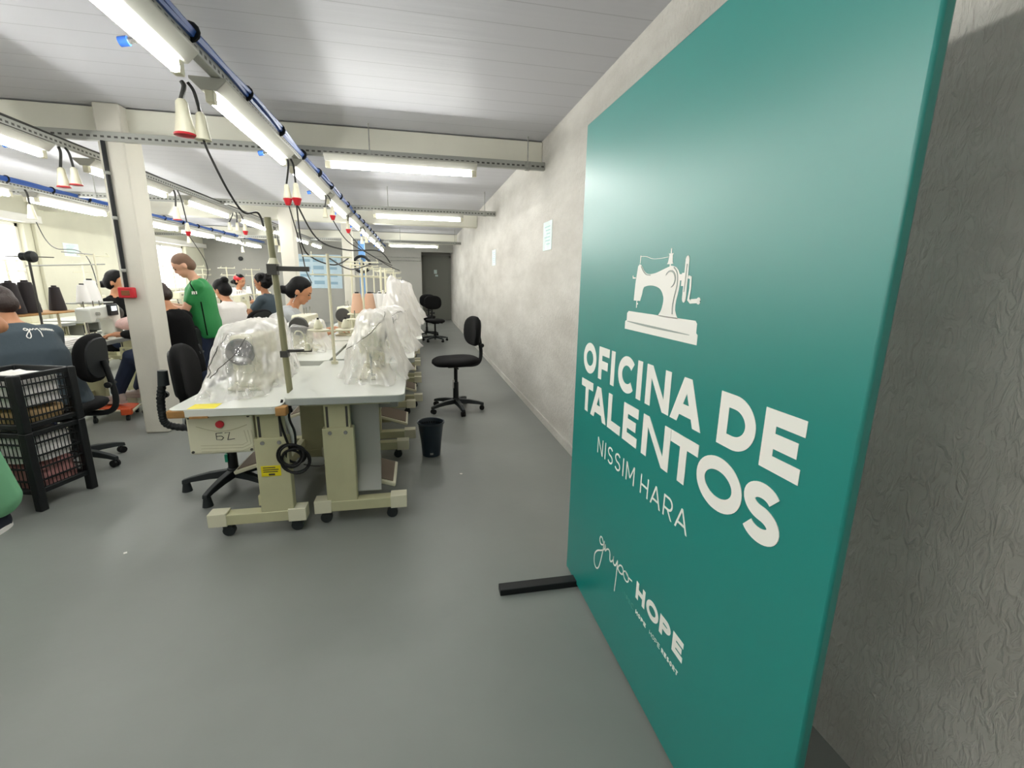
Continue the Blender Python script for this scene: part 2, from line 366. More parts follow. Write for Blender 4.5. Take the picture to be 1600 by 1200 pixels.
for k, (x, z, wh) in enumerate(TR):
    t = beam_obj('cable_tray', 'slot', x-.022, x+.022, -2.4, 14.6, z-.022, z+.022, 'perforated steel cable tray '+wh, 'cable tray', 'cable trays along the room')
    if k != 1:
        root = thing('cable_bundle', 'blue cable bundle on the tray '+wh, 'cable', (x, 1, z+.022), 0, 'blue cable bundles')
        mb = MB()
        for q in range(5):
            pts = []
            yy = -2.3; ph = random.uniform(0, 6)
            while yy < 14.4:
                sag = .012*math.sin(yy*2.1+ph)+.008*math.sin(yy*5.3+ph*2)
                hump = .035*max(0, math.sin(yy*1.31+ph*.4))**6 if q == 4 else 0
                pts.append((x+.012*math.cos(q*1.26)+sag*.6+.02, yy, z+.032+.012*math.sin(q*1.26)+abs(sag)*.5+hump)); yy += .12
            mb.tube(pts, .0125 if k == 0 else .013, 6)
        mb.build('cables', 'blue', root, world=True)
        for j in range(22):
            yy = -.2+j*.62
            MB().lathe([(.036, -.006), (.04, 0), (.036, .006)], (x+.02, yy, z+.034), 12, 'y').build('cable_tie', 'black_plastic', root, world=True)
    else:
        o = MB().tube([(x+.01+.006*math.sin(i*.9), -2.3+i*.2, z+.03) for i in range(84)], .01, 6).build('grey_cable', 'cable')
        tag(recenter(o), 'dark thin cable lying on the middle tray behind the pillar', 'cable')

def make_tube_light(double=False, side=1):
    root = thing('tube_light', '', 'ceiling light', (0, 0, 0)); L = 1.25
    w0, w1 = (.078, .034) if not double else (.09, .06)
    poly = [(-w0, 0), (w0, 0), (w0, -.012), (w1, -.055), (-w1, -.055), (-w0, -.012)]
    MB().prism(poly, 'y', 0, L).build('housing', 'lamp_metal', root, bevel=.003)
    xs = (-.05, .05) if double else (0,)
    for x in xs:
        MB().cyl((x, .045, -.085), (x, L-.045, -.085), .019, n=12).build('tube', 'tube', root)  # glowing tube made thicker so its shape takes in the bloom
    if not double:
        st = MB().tube([(-.03, L*.86, -.05), (-.085, L*.86, -.062)], .011, 8).build('starter', 'chrome', root)
        MB().cyl((-.085, L*.86, -.062), (-.115, L*.86, -.068), .016, n=10).build('starter_cap', 'blue', st)
    for y in (.0, L-.045):
        for x in xs: MB().box(x-.018, x+.018, y, y+.045, -.104, -.053).build('lamp_holder', 'cream_plastic', root, bevel=.004)
    return root
tl = make_tube_light(); tl2 = make_tube_light(True)
first = {0: True, 1: True}
def place_light(x, y, z, rz, label, group, dbl=0):
    src = tl2 if dbl else tl
    if first[dbl]:
        first[dbl] = False; src.location = (x, y, z); src.rotation_euler = (0, 0, rz); src['label'] = label; src['group'] = group; return src
    return dup(src, (x, y, z), rz, label, group)
G1 = 'tube lights under the tray beside the right wall'
for i, y in enumerate((1.04, 2.56, 4.02, 5.52, 7.05, 8.55, 10.05, 11.55, 13.05)):
    place_light(-.90, y, 2.232, 0, ORD[i]+' white tube light in the lit row under the blue-cabled tray above the front tables', G1)
for i, y in enumerate((2.88, 4.55, 6.22, 7.90, 9.55, 11.2, 12.8)):
    place_light(-2.56, y, 2.25, 0, ORD[i]+' white tube light in the middle lit row behind the pillar', 'tube lights under the middle tray')
for i, y in enumerate((4.85, 6.42, 8.4, 9.95, 11.5, 13.0)):
    place_light(-4.2, y, 2.232, 0, ORD[i]+' twin tube light in the row under the blue cables by the windows', 'twin tube lights by the windows', 1)
for i, (x, y, z) in enumerate(((-.70, 4.30, 2.342), (-.55, 6.98, 2.283), (-.64, 12.33, 2.25))):
    o = place_light(x, y, z, -PI/2, ('nearest', 'middle', 'farthest')[i]+' crosswise white tube light hung from a rail towards the right wall', 'crosswise tube lights')
# unseen lamps added as fill behind and beside the camera, along the rows
for y in (-.46, -1.96): place_light(-.90, y, 2.232, 0, 'unseen white fill tube light of the front row '+('just' if y > -1 else 'well')+' behind the viewer', G1)
place_light(-2.56, 1.2, 2.25, 0, 'unseen white fill tube light in the middle row left of the viewer', 'tube lights under the middle tray')
place_light(-2.56, -.9, 2.25, 0, 'unseen white fill tube light in the middle row behind the viewer', 'tube lights under the middle tray')
place_light(-4.2, 1.5, 2.232, 0, 'unseen twin fill tube light by the windows beside the viewer', 'twin tube lights by the windows', 1)

# ------------------------------------------------------------------ display board with lettering
BX = .675
board = thing('display_board', 'tall teal display board with white lettering standing before the right wall', 'display board', (BX, 1.2, 0))
MB().box(BX, BX+.022, .555, 1.865, .012, 1.95).build('panel', 'teal', board, bevel=.005, world=True)
for y in (1.745, .72):
    MB().box(.325, XR-.06, y-.025, y+.025, .0, .03).build('foot', 'black_plastic', board, bevel=.003, world=True)
    MB().box(BX+.022, BX+.047, y-.02, y+.02, .03, 1.9).build('support_post', 'black_plastic', board, world=True)
class Ink:
    """flat vinyl shapes on the board face; u runs to the right as read, equal to -y"""
    def __init__(s, depth=.0006): s.m = MB(); s.d = depth
    def poly(s, pts):
        s.d += .00003
        n = len(pts)
        s.m.loft([[V(BX-dd, -u, z) for u, z in pts] for dd in (0.0002, s.d)])
    def ribbon(s, pts, t, closed=False, wf=None):
        s.d += .00003
        n = len(pts); Lf = []; Rt = []
        for i in range(n):
            p = Vector(pts[i]); a = Vector(pts[i-1]) if (i or closed) else None; b = Vector(pts[(i+1) % n]) if (i < n-1 or closed) else None
            d1 = (p-a).normalized() if a is not None else None; d2 = (b-p).normalized() if b is not None else None
            d = (d1+d2) if d1 is not None and d2 is not None else (d1 if d1 is not None else d2)
            d = d.normalized(); nn = Vector((-d.y, d.x))
            k = 1.0
            if d1 is not None and d2 is not None: k = 1/max(.5, d.dot(d2))
            h = t/2*k*(wf(i/(n-1)) if wf else 1)
            Lf.append(p+nn*h); Rt.append(p-nn*h)
        rings = []
        for i in range(n):
            l, r = Lf[i], Rt[i]
            rings.append([V(BX-.0002, -l.x, l.y), V(BX-s.d, -l.x, l.y), V(BX-s.d, -r.x, r.y), V(BX-.0002, -r.x, r.y)])
        s.m.loft(rings, not closed, closed)
    def arc(s, cx, cz, rx, rz, a0, a1, n=22):
        return [(cx+rx*math.cos(math.radians(a0+(a1-a0)*i/n)), cz+rz*math.sin(math.radians(a0+(a1-a0)*i/n))) for i in range(n+1)]
    def letter(s, ch, x0, x1, z0, z1, t):
        L, R, B, T = x0+t/2, x1-t/2, z0+t/2, z1-t/2; xm, zm = (x0+x1)/2, (z0+z1)/2; w, h = x1-x0, z1-z0
        def ver(x): s.poly([(x-t/2, z0), (x+t/2, z0), (x+t/2, z1), (x-t/2, z1)])
        def hor(a, b, z): s.poly([(a, z-t/2), (b, z-t/2), (b, z+t/2), (a, z+t/2)])
        def par(xa, za, xb, zb, tw): s.poly([(xa, za), (xa+tw, za), (xb+tw, zb), (xb, zb)])
        if ch == 'I': ver(xm)
        elif ch == 'T': ver(xm); hor(x0, x1, T)
        elif ch == 'L': ver(L); hor(x0, x1, B)
        elif ch == 'E': ver(L); hor(x0, x1, T); hor(x0, x1, B); hor(x0, x1-.12*w, zm)
        elif ch == 'F': ver(L); hor(x0, x1, T); hor(x0, x1-.1*w, zm-.04*h)
        elif ch == 'H': ver(L); ver(R); hor(x0, x1, zm)
        elif ch == 'N': ver(L); ver(R); par(x0, z1, x1-t*1.1, z0, t*1.1)
        elif ch == 'M': ver(L); ver(R); par(x0, z1, xm-t*.5, z0+.25*h, t); par(xm-t*.5, z0+.25*h, x1-t, z1, t)
        elif ch == 'A':
            tw = t*1.12; par(x0, z0, xm-tw/2, z1, tw); par(x1-tw, z0, xm-tw/2, z1, tw); hor(x0+.2*w, x1-.2*w, z0+.3*h)
        elif ch == 'O': s.ribbon(s.arc(xm, zm, w/2-t/2, h/2-t/2, 0, 360, 40)[:-1], t, True)
        elif ch == 'C': s.ribbon(s.arc(x0+w*.54, zm, w*.54-t/2, h/2-t/2, 42, 318, 30), t)
        elif ch == 'D': s.ribbon([(x0, T)]+s.arc(x0+.42*w, zm, .58*w-t/2, h/2-t/2, 90, -90, 24)+[(x0, B)], t); ver(L)
        elif ch in 'PR':
            hb = h*.64; zc = z1-hb/2
            s.ribbon([(x0, T)]+s.arc(x0+.55*w, zc, .45*w-t/2, hb/2-t/2, 90, -90, 20)+[(x0, z1-hb+t/2)], t); ver(L)
            if ch == 'R': par(x1-t*1.1, z0, xm-.1*w, z0+.4*h, t*1.1)
        elif ch == 'S':
            rz = (h-t)/4; rx = w/2-t/2
            top = s.arc(xm, z1-t/2-rz, rx*.95, rz, 30, 270, 22); bot = s.arc(xm, z0+t/2+rz, rx, rz, 90, -150, 22)
            s.ribbon(top[:-1]+[(xm, zm)]+bot[1:], t)
        elif ch == 'Y': s.poly([(xm-t/2, z0), (xm+t/2, z0), (xm+t/2, zm), (xm-t/2, zm)]); par(xm-t/2, zm, x0, z1, t); par(xm-t/2, zm, x1-t, z1, t)
        return s
ti = Ink(.0006)
for ch, a, b in (('O', -1.772, -1.637), ('F', -1.612, -1.517), ('I', -1.503, -1.463), ('C', -1.437, -1.312), ('I', -1.302, -1.262), ('N', -1.238, -1.102), ('A', -1.094, -.952), ('D', -.890, -.772), ('E', -.752, -.652)):
    ti.letter(ch, a, b, .993, 1.116, .031)
for ch, a, b in (('T', -1.778, -1.652), ('A', -1.668, -1.512), ('L', -1.50, -1.392), ('E', -1.372, -1.268), ('N', -1.235, -1.078), ('T', -1.076, -.950), ('O', -.948, -.785), ('S', -.782, -.674)):
    ti.letter(ch, a, b, .834, .962, .032)
ti.m.build('title_lettering', 'letter', board, world=True, smooth=0)
ni = Ink()
cur = -1.575
for ch, wd in zip('NISSIM', (.052, .01, .045, .045, .01, .06)):
    ni.letter(ch, cur, cur+wd, .706, .770, .0065); cur += wd+.0178
ni.m.build('name_lettering', 'letter', board, world=True, smooth=0); ni = Ink()
cur = -1.222
for ch, wd in zip('HARA', (.05, .06, .048, .06)):
    ni.letter(ch, cur, cur+wd, .706, .770, .0065); cur += wd+.0145
ni.m.build('name_lettering', 'letter', board, world=True, smooth=0)
# sewing machine emblem
em = Ink()
em.poly([(-1.41, 1.203), (-1.005, 1.203), (-1.005, 1.228), (-1.012, 1.232), (-1.012, 1.255), (-1.02, 1.262), (-1.39, 1.262), (-1.40, 1.255), (-1.40, 1.232), (-1.41, 1.228)])
def sp2(pts, n=6): return [(p.x, p.y) for p in spline([(a, b, 0) for a, b in pts], n)]
outer = sp2([(-1.345, 1.405), (-1.325, 1.408), (-1.31, 1.392), (-1.285, 1.378), (-1.24, 1.379), (-1.19, 1.39), (-1.15, 1.398), (-1.12, 1.388), (-1.105, 1.36), (-1.113, 1.32), (-1.118, 1.29), (-1.10, 1.258)])
inner = sp2([(-1.20, 1.258), (-1.185, 1.285), (-1.18, 1.31), (-1.195, 1.332), (-1.225, 1.342), (-1.265, 1.344), (-1.298, 1.338), (-1.305, 1.322), (-1.31, 1.30)])
outl = [(-1.36, 1.30), (-1.357, 1.35), (-1.35, 1.40)]+outer; inn = inner+[(-1.315, 1.298), (-1.345, 1.296)]
# filled as strips between the upper and the lower outline
def resample(p, n):
    L = [0]
    for i in range(1, len(p)): L.append(L[-1]+math.dist(p[i], p[i-1]))
    out = []
    for k in range(n):
        d = L[-1]*k/(n-1); i = 1
        while i < len(p)-1 and L[i] < d: i += 1
        f = (d-L[i-1])/max(1e-9, L[i]-L[i-1]); out.append((p[i-1][0]+(p[i][0]-p[i-1][0])*f, p[i-1][1]+(p[i][1]-p[i-1][1])*f))
    return out
def seg(a_pts, b_pts, n=14):
    A, B = resample(a_pts, n), resample(b_pts, n)
    em.m.loft([[V(BX-.0002, -A[i][0], A[i][1]), V(BX-em.d, -A[i][0], A[i][1]), V(BX-em.d, -B[i][0], B[i][1]), V(BX-.0002, -B[i][0], B[i][1])] for i in range(n)])
seg([(-1.36, 1.297), (-1.357, 1.35), (-1.347, 1.402), (-1.335, 1.409), (-1.322, 1.402), (-1.31, 1.390)], [(-1.318, 1.297), (-1.308, 1.318), (-1.306, 1.328), (-1.304, 1.333), (-1.301, 1.337), (-1.297, 1.340)])
seg(sp2([(-1.31, 1.390), (-1.285, 1.378), (-1.24, 1.379), (-1.19, 1.39), (-1.155, 1.398)]), sp2([(-1.297, 1.340), (-1.27, 1.344), (-1.235, 1.343), (-1.205, 1.336), (-1.19, 1.325)]))
seg(sp2([(-1.155, 1.398), (-1.125, 1.391), (-1.107, 1.368), (-1.108, 1.335), (-1.116, 1.305), (-1.116, 1.28), (-1.10, 1.26)]), sp2([(-1.19, 1.325), (-1.182, 1.313), (-1.181, 1.30), (-1.184, 1.288), (-1.19, 1.275), (-1.205, 1.26)]))
em.ribbon([(-1.335, 1.409), (-1.334, 1.432)], .004); em.ribbon([(-1.339, 1.297), (-1.338, 1.275)], .005); em.ribbon([(-1.338, 1.288), (-1.33, 1.288)], .005)
em.ribbon([(-1.358, 1.366), (-1.376, 1.366), (-1.377, 1.373)], .004)
em.poly([(-1.178, 1.402), (-1.146, 1.402), (-1.150, 1.408), (-1.152, 1.425), (-1.149, 1.430), (-1.172, 1.430), (-1.169, 1.425), (-1.173, 1.408)])
em.ribbon([(-1.161, 1.395), (-1.161, 1.443)], .005)
em.ribbon(sp2([(-1.334, 1.43), (-1.30, 1.428), (-1.26, 1.420), (-1.22, 1.419), (-1.175, 1.421)]), .0012)
em.ribbon([(-1.110, 1.367), (-1.076, 1.367)], .016); em.ribbon([(-1.093, 1.378), (-1.093, 1.345)], .012)
em.poly([(-1.0885, 1.316), (-1.0715, 1.316), (-1.0715, 1.408), (-1.0885, 1.408)])
em.ribbon(em.arc(-1.080, 1.408, .0045, .0085, 0, 180, 8), .008); em.ribbon(em.arc(-1.080, 1.316, .0045, .0085, 180, 360, 8), .008)
em.ribbon([(-1.07, 1.368), (-1.058, 1.366), (-1.056, 1.34), (-1.06, 1.312), (-1.05, 1.306), (-1.035, 1.308)], .0075)
em.ribbon([(-1.048, 1.308), (-1.012, 1.311)], .011); em.ribbon(em.arc(-1.016, 1.3105, .004, .004, 0, 350, 10), .009)
eo = em.m.build('emblem', 'letter', board, world=True, smooth=0)
ln = Ink(.0019)
ln.ribbon(sp2([(-1.395, 1.229), (-1.25, 1.226), (-1.04, 1.2245)]), .004, wf=lambda t: .3+1.2*math.sin(PI*t))
ln.ribbon(sp2([(-1.325, 1.40), (-1.31, 1.386), (-1.29, 1.376), (-1.265, 1.374)]), .003)
ln.ribbon(ln.arc(-1.155, 1.362, .026, .022, 150, -70), .0035, wf=lambda t: .4+math.sin(PI*t))
ln.ribbon(sp2([(-1.14, 1.393), (-1.122, 1.378), (-1.117, 1.35), (-1.126, 1.315), (-1.13, 1.29), (-1.128, 1.27)]), .003)
ln.ribbon([(-1.079, 1.40), (-1.082, 1.33)], .0025)
ln.m.build('emblem_detail', 'emblem_line', board, world=True, smooth=0)
lg = Ink()
grupo = [(-1.455, .372), (-1.475, .392), (-1.492, .390), (-1.498, .372), (-1.485, .362), (-1.465, .372), (-1.455, .388), (-1.468, .33), (-1.49, .262), (-1.515, .238), (-1.538, .25), (-1.538, .285), (-1.515, .315), (-1.48, .338), (-1.452, .360), (-1.445, .382), (-1.443, .360), (-1.432, .372), (-1.415, .383), (-1.402, .376), (-1.398, .352), (-1.388, .350), (-1.372, .368), (-1.370, .380), (-1.368, .358), (-1.352, .358), (-1.336, .388)]
lg.ribbon(sp2(grupo, 5), .0058)
lg.ribbon(sp2([(-1.336, .388), (-1.338, .33), (-1.345, .258)], 5), .0055)
lg.ribbon(sp2([(-1.338, .35), (-1.32, .38), (-1.30, .388), (-1.288, .378), (-1.295, .362), (-1.315, .356), (-1.33, .362)], 5), .0055)
lg.ribbon(sp2([(-1.275, .388), (-1.287, .376), (-1.278, .360), (-1.26, .358), (-1.247, .37), (-1.255, .386), (-1.272, .388), (-1.25, .382), (-1.222, .386)], 5), .0052)
lg.m.build('script_lettering', 'letter', board, world=True, smooth=0); lg = Ink()
for ch, a, b in (('H', -1.192, -1.133), ('O', -1.123, -1.050), ('P', -1.042, -.984), ('E', -.972, -.921)):
    lg.letter(ch, a, b, .349, .410, .0165)
lg.m.build('logo_lettering', 'letter', board, world=True, smooth=0)
for word, a, wd, t, gp in (('HOPE', -1.184, .0145, .004, .0035), ('HOPE', -1.092, .0130, .0015, .0035), ('RESORT', -1.020, .0115, .0038, .0036)):
    lg = Ink()
    for ch in word:
        lg.letter(ch, a, a+wd, .296, .3105, t); a += wd+gp
    lg.m.build('small_lettering', 'letter', board, world=True, smooth=0)
fa = Ink(); a = -1.288
for ch in 'IYPEO':
    fa.letter(ch, a, a+.013, .296, .3105, .0015); a += .0172
fa.ribbon(fa.arc(-1.206, .303, .009, .009, 0, 340, 16), .0018)
fa.m.build('faint_lettering', 'letter_faint', board, world=True, smooth=0)

# ------------------------------------------------------------------ papers, poster, back wall, pillar fittings
def wall_paper(name, x, y0, y1, z0, z1, label, cat, side, grp=None):
    o = thing(name, label, cat, (x, (y0+y1)/2, (z0+z1)/2), 0, grp); s = side
    MB().box(min(0, .003*s), max(0, .003*s), -(y1-y0)/2, (y1-y0)/2, -(z1-z0)/2, (z1-z0)/2).build('sheet', 'paper', o)
    m = MB(); h = z1-z0; wd = (y1-y0)
    for k in range(6): m.box(min(.0032*s, .0036*s), max(.0032*s, .0036*s), -wd*.32, wd*(.32-.12*(k % 3)), h*(.3-.12*k), h*(.3-.12*k)+h*.03)
    m.build('print', 'paper_ink', o); return o
wall_paper('paper_notice', XR-.001, 4.04, 4.32, 1.63, 1.88, 'larger pale blue paper notice taped on the right wall nearest the board', 'notice', -1, 'paper notices on the right wall')
wall_paper('paper_notice', XR-.001, 6.98, 7.30, 1.58, 1.81, 'pale blue paper notice on the right wall farther down the aisle', 'notice', -1, 'paper notices on the right wall')
wall_paper('paper_notice', XL+.001, 9.62, 10.0, 1.65, 1.87, 'pale paper notice on the cream left wall between the windows', 'notice', 1)
po = thing('wall_poster', 'large pale blue printed poster on the grey back wall', 'poster', (-2.85, YB-.001, 1.54))
MB().box(-.64, .64, -.012, 0, -.5, .5).build('sheet', 'poster', po, bevel=.003)
m = MB()
for k in range(4):
    for q in range(3): m.box(-.55+q*.38, -.25+q*.38, -.0135, -.012, .28-k*.22, .36-k*.22+.03*(q % 2))
m.build('print', 'poster_ink', po)
for z in (2.02, 1.92):
    o = MB().cyl((-2.0, 0, 0), (.18, 0, 0), .014, n=8).build('conduit', 'galv'); o.location = (0, YB-.016, z)
    tag(o, 'thin %s conduit along the grey back wall beside the door' % ('upper' if z > 2 else 'lower'), 'conduit', 'conduits on the back wall')
o = MB().cyl((0, 0, 0), (0, -.04, 0), .06, n=12).build('junction_box', 'black_plastic', bevel=.004); o.location = (-5.0, YB-.001, 1.86); tag(o, 'small black round box on the grey back wall', 'junction box')
pc = thing('pillar_conduit', 'black conduit running down the pillar face to the red box', 'conduit', (-2.30, 4.345, 1.25))
MB().cyl((0, 0, .0), (0, 0, 1.09), .015, n=10).build('pipe', 'black_plastic', pc)
for z in (.12, .52, .85): MB().lathe([(.017, 0), (.021, .005), (.021, .02), (.017, .025)], (0, 0, z), 10).build('clamp', 'galv', pc)
rb = thing('alarm_box', 'red call box on the front of the pillar below the conduit', 'call box', (-2.295, 4.359, 1.165))
MB().box(-.055, .055, -.05, 0, 0, .085).build('housing', 'red', rb, bevel=.008)
MB().box(-.03, .03, -.053, -.048, .02, .06).build('window', mat('brown_label', '#7a4a22', .5), rb, bevel=.003)
# fan on the blue post far behind
struct(MB().box(-1.37, -1.22, 12.3, 12.4, 0, 2.26).build('trim_3', mat('blue_painted_post', '#6f9fd6', .5, var=.15, vs=6)))
fn = thing('wall_fan', 'black round fan on the blue post behind the thread stands', 'fan', (-1.29, 12.22, 1.70))
MB().tube([(.19*math.cos(a*PI/12), 0, .19*math.sin(a*PI/12)) for a in range(24)], .035, 8, True).build('fan_ring', 'black_plastic', fn)
m = MB()
for k in range(4):
    a = k*PI/2+.4; m.add([(.04*math.cos(a), .0, .04*math.sin(a)), (.16*math.cos(a-.3), -.02, .16*math.sin(a-.3)), (.16*math.cos(a+.35), .02, .16*math.sin(a+.35)), (.04*math.cos(a), .008, .04*math.sin(a))], [(0, 1, 2), (0, 2, 3)])
m.build('blade', 'white_metal', fn, smooth=0)
MB().cyl((0, .0775, 0), (0, -.03, 0), .05).build('motor', 'black_plastic', fn, bevel=.008)

# ------------------------------------------------------------------ drop sockets and their cords
def drop_socket(x, y, ztop, zbot, label, red=1, white=True, lean=(0, 0), grp='power sockets hanging from the trays', scale=1.0):
    o = thing('drop_socket', label, 'socket', (x, y, ztop), 0, grp); h = ztop-zbot; s = scale; lx, ly = lean
    MB().tube(spline([(0, 0, 0), (lx*.3+.01, ly*.3, -h*.3), (lx, ly, -h)], 6), .008*s, 6).build('cord', 'cable', o)
    pf = [(.012, .0), (.02, -.01), (.024, -.05), (.032, -.10), (.036, -.125), (.03, -.125)] if white else [(.012, 0), (.022, -.012), (.026, -.055), (.02, -.06)]
    MB().lathe([(a*s, b*s) for a, b in pf], (lx, ly, -h), 14).build('socket_body', 'cream_plastic', o)
    if red:
        z = -.118; e = .008 if red == 1 else .055
        MB().lathe([(.036*s, z*s), (.0395*s, (z-.004)*s), ((.039 if red == 1 else .022)*s, (z-e)*s), (.015*s, (z-e-.004)*s)], (lx, ly, -h), 14).build('rim', 'red', o)
    return o
SK = [(-.955, 2.43, 2.16, 2.03, 'large white drop socket with a red rim on the front tray', 1, 1, (-.01, 0), 1.15),
      (-.935, 2.44, 2.16, 1.99, 'white drop socket feeding the long cable to the front pole', 0, 1, (.03, .01), .9),
      (-.905, 3.93, 2.21, 1.97, 'left white socket with red plug of the pair at the second lamp', 2, 1, (-.02, 0), .85),
      (-.885, 3.95, 2.21, 1.985, 'right white socket with red plug of the pair at the second lamp', 2, 1, (.02, 0), .9),
      (-.89, 5.46, 2.21, 2.04, 'white tube socket with red plug at the third lamp', 2, 1, (.04, 0), .8),
      (-.91, 5.44, 2.21, 2.02, 'plain white socket hanging straight at the third lamp', 0, 1, (-.01, 0), .8),
      (-.89, 6.95, 2.21, 2.06, 'white socket with red plug at the fourth lamp', 2, 1, (0, 0), .9),
      (-.89, 8.45, 2.21, 1.98, 'white bell socket at the fifth lamp', 0, 1, (.02, 0), .9),
      (-.85, 8.5, 2.21, 2.0, 'second white bell socket at the fifth lamp', 0, 1, (.05, 0), .9),
      (-2.52, 4.22, 2.25, 2.05, 'white drop socket with red rim in front of the pillar on the middle tray', 1, 1, (-.01, 0), 1.1),
      (-2.49, 4.24, 2.25, 2.06, 'grey-white socket beside the red-rimmed one by the pillar top', 1, 1, (.03, 0), 1.0),
      (-2.53, 5.9, 2.25, 2.02, 'white drop socket with red rim above the man in green', 1, 1, (0, 0), 1.1),
      (-2.50, 5.92, 2.25, 1.86, 'small lower socket with red plug above the man in green', 2, 1, (.05, 0), .8),
      (-2.54, 7.6, 2.25, 2.05, 'left white bell socket of the trio under the middle tray', 0, 1, (-.06, 0), .9),
      (-2.50, 7.6, 2.25, 2.05, 'middle white bell socket of the trio under the middle tray', 0, 1, (0, 0), .9),
      (-2.46, 7.6, 2.25, 2.05, 'right bell socket with red plug of the trio under the middle tray', 2, 1, (.06, 0), .95),
      (-2.50, 9.4, 2.25, 1.98, 'pale bell socket beyond the trio under the middle tray', 0, 1, (.02, 0), .95),
      (-2.49, 9.45, 2.25, 1.86, 'pale low bell socket near the second pillar', 0, 1, (.05, 0), .95),
      (-4.12, 6.25, 2.23, 2.02, 'cream socket with a looping wire under the tray by the windows', 0, 1, (.02, 0), 1.2),
      (-4.10, 9.85, 2.23, 2.02, 'pale bell socket under the window tray behind the man in green', 0, 1, (.02, 0), 1.1),
      (-4.10, 12.6, 2.23, 2.0, 'pale bell socket far along the window tray', 0, 1, (.02, 0), 1.1)]
for x, y, zt, zb, lb, r, wt, ln_, sc_ in SK: drop_socket(x, y, zt, zb+.06, lb, r, wt, ln_, scale=sc_)
def cable(pts, label, r=.008, name='power_cable', m='cable', grp='loose power cables', n=10):
    o = MB().tube(spline(pts, n), r*.78, 7).build(name, m); recenter(o); return tag(o, label, 'cable', grp)
cable([(-.905, 2.45, 1.94), (-.89, 2.46, 1.88), (-.845, 2.5, 1.74), (-.82, 2.6, 1.66), (-.77, 2.65, 1.665), (-.752, 2.66, 1.60)], 'black cable curving from the front drop socket to the olive front pole', .0065)
cable([(-.87, 3.945, 1.885), (-.86, 3.98, 1.6), (-.80, 4.1, 1.50), (-.66, 4.2, 1.46), (-.55, 4.3, 1.53)], 'black cable sagging from the red plugs to the nearer cream post', .0075)
cable([(-.865, 3.95, 1.885), (-.78, 4.2, 1.66), (-.6, 4.5, 1.60), (-.35, 4.9, 1.62), (-.26, 5.2, 1.52)], 'black cable swooping right from the red plugs past the posts', .008)
cable([(-.92, 3.93, 1.875), (-.90, 4.1, 1.6), (-.98, 4.6, 1.42), (-1.02, 5.0, 1.30)], 'thin black cable falling from the red plugs behind the grey shirt', .006)
cable([(-.85, 5.46, 1.955), (-.72, 5.5, 1.75), (-.5, 5.6, 1.62), (-.3, 5.9, 1.50), (-.2, 6.2, 1.46)], 'black cable running from the third lamp socket down to the far stands', .007)
cable([(-.57, 3.42, 1.48), (-.5, 3.9, 1.42), (-.40, 4.4, 1.47), (-.33, 5.0, 1.50)], 'black cable looping between the cream posts', .0065)
cable([(-.89, 6.955, 1.965), (-.7, 7.0, 1.74), (-.5, 7.1, 1.62), (-.34, 7.3, 1.55)], 'black cable from the fourth lamp socket to the far thread stands', .007)
cable([(-4.08, 6.26, 1.90), (-4.05, 6.3, 1.72), (-3.9, 6.2, 1.62), (-3.6, 6.0, 1.60), (-3.35, 5.75, 1.50), (-3.22, 5.6, 1.2), (-3.2, 5.55, 1.0)], 'thin brown wire looping down from the window tray to the machine stand', .006)
cable([(-2.45, 5.925, 1.785), (-2.42, 6.2, 1.5), (-2.6, 6.6, 1.3), (-2.9, 6.9, 1.15)], 'thin dark wire curving behind the man in green', .005)

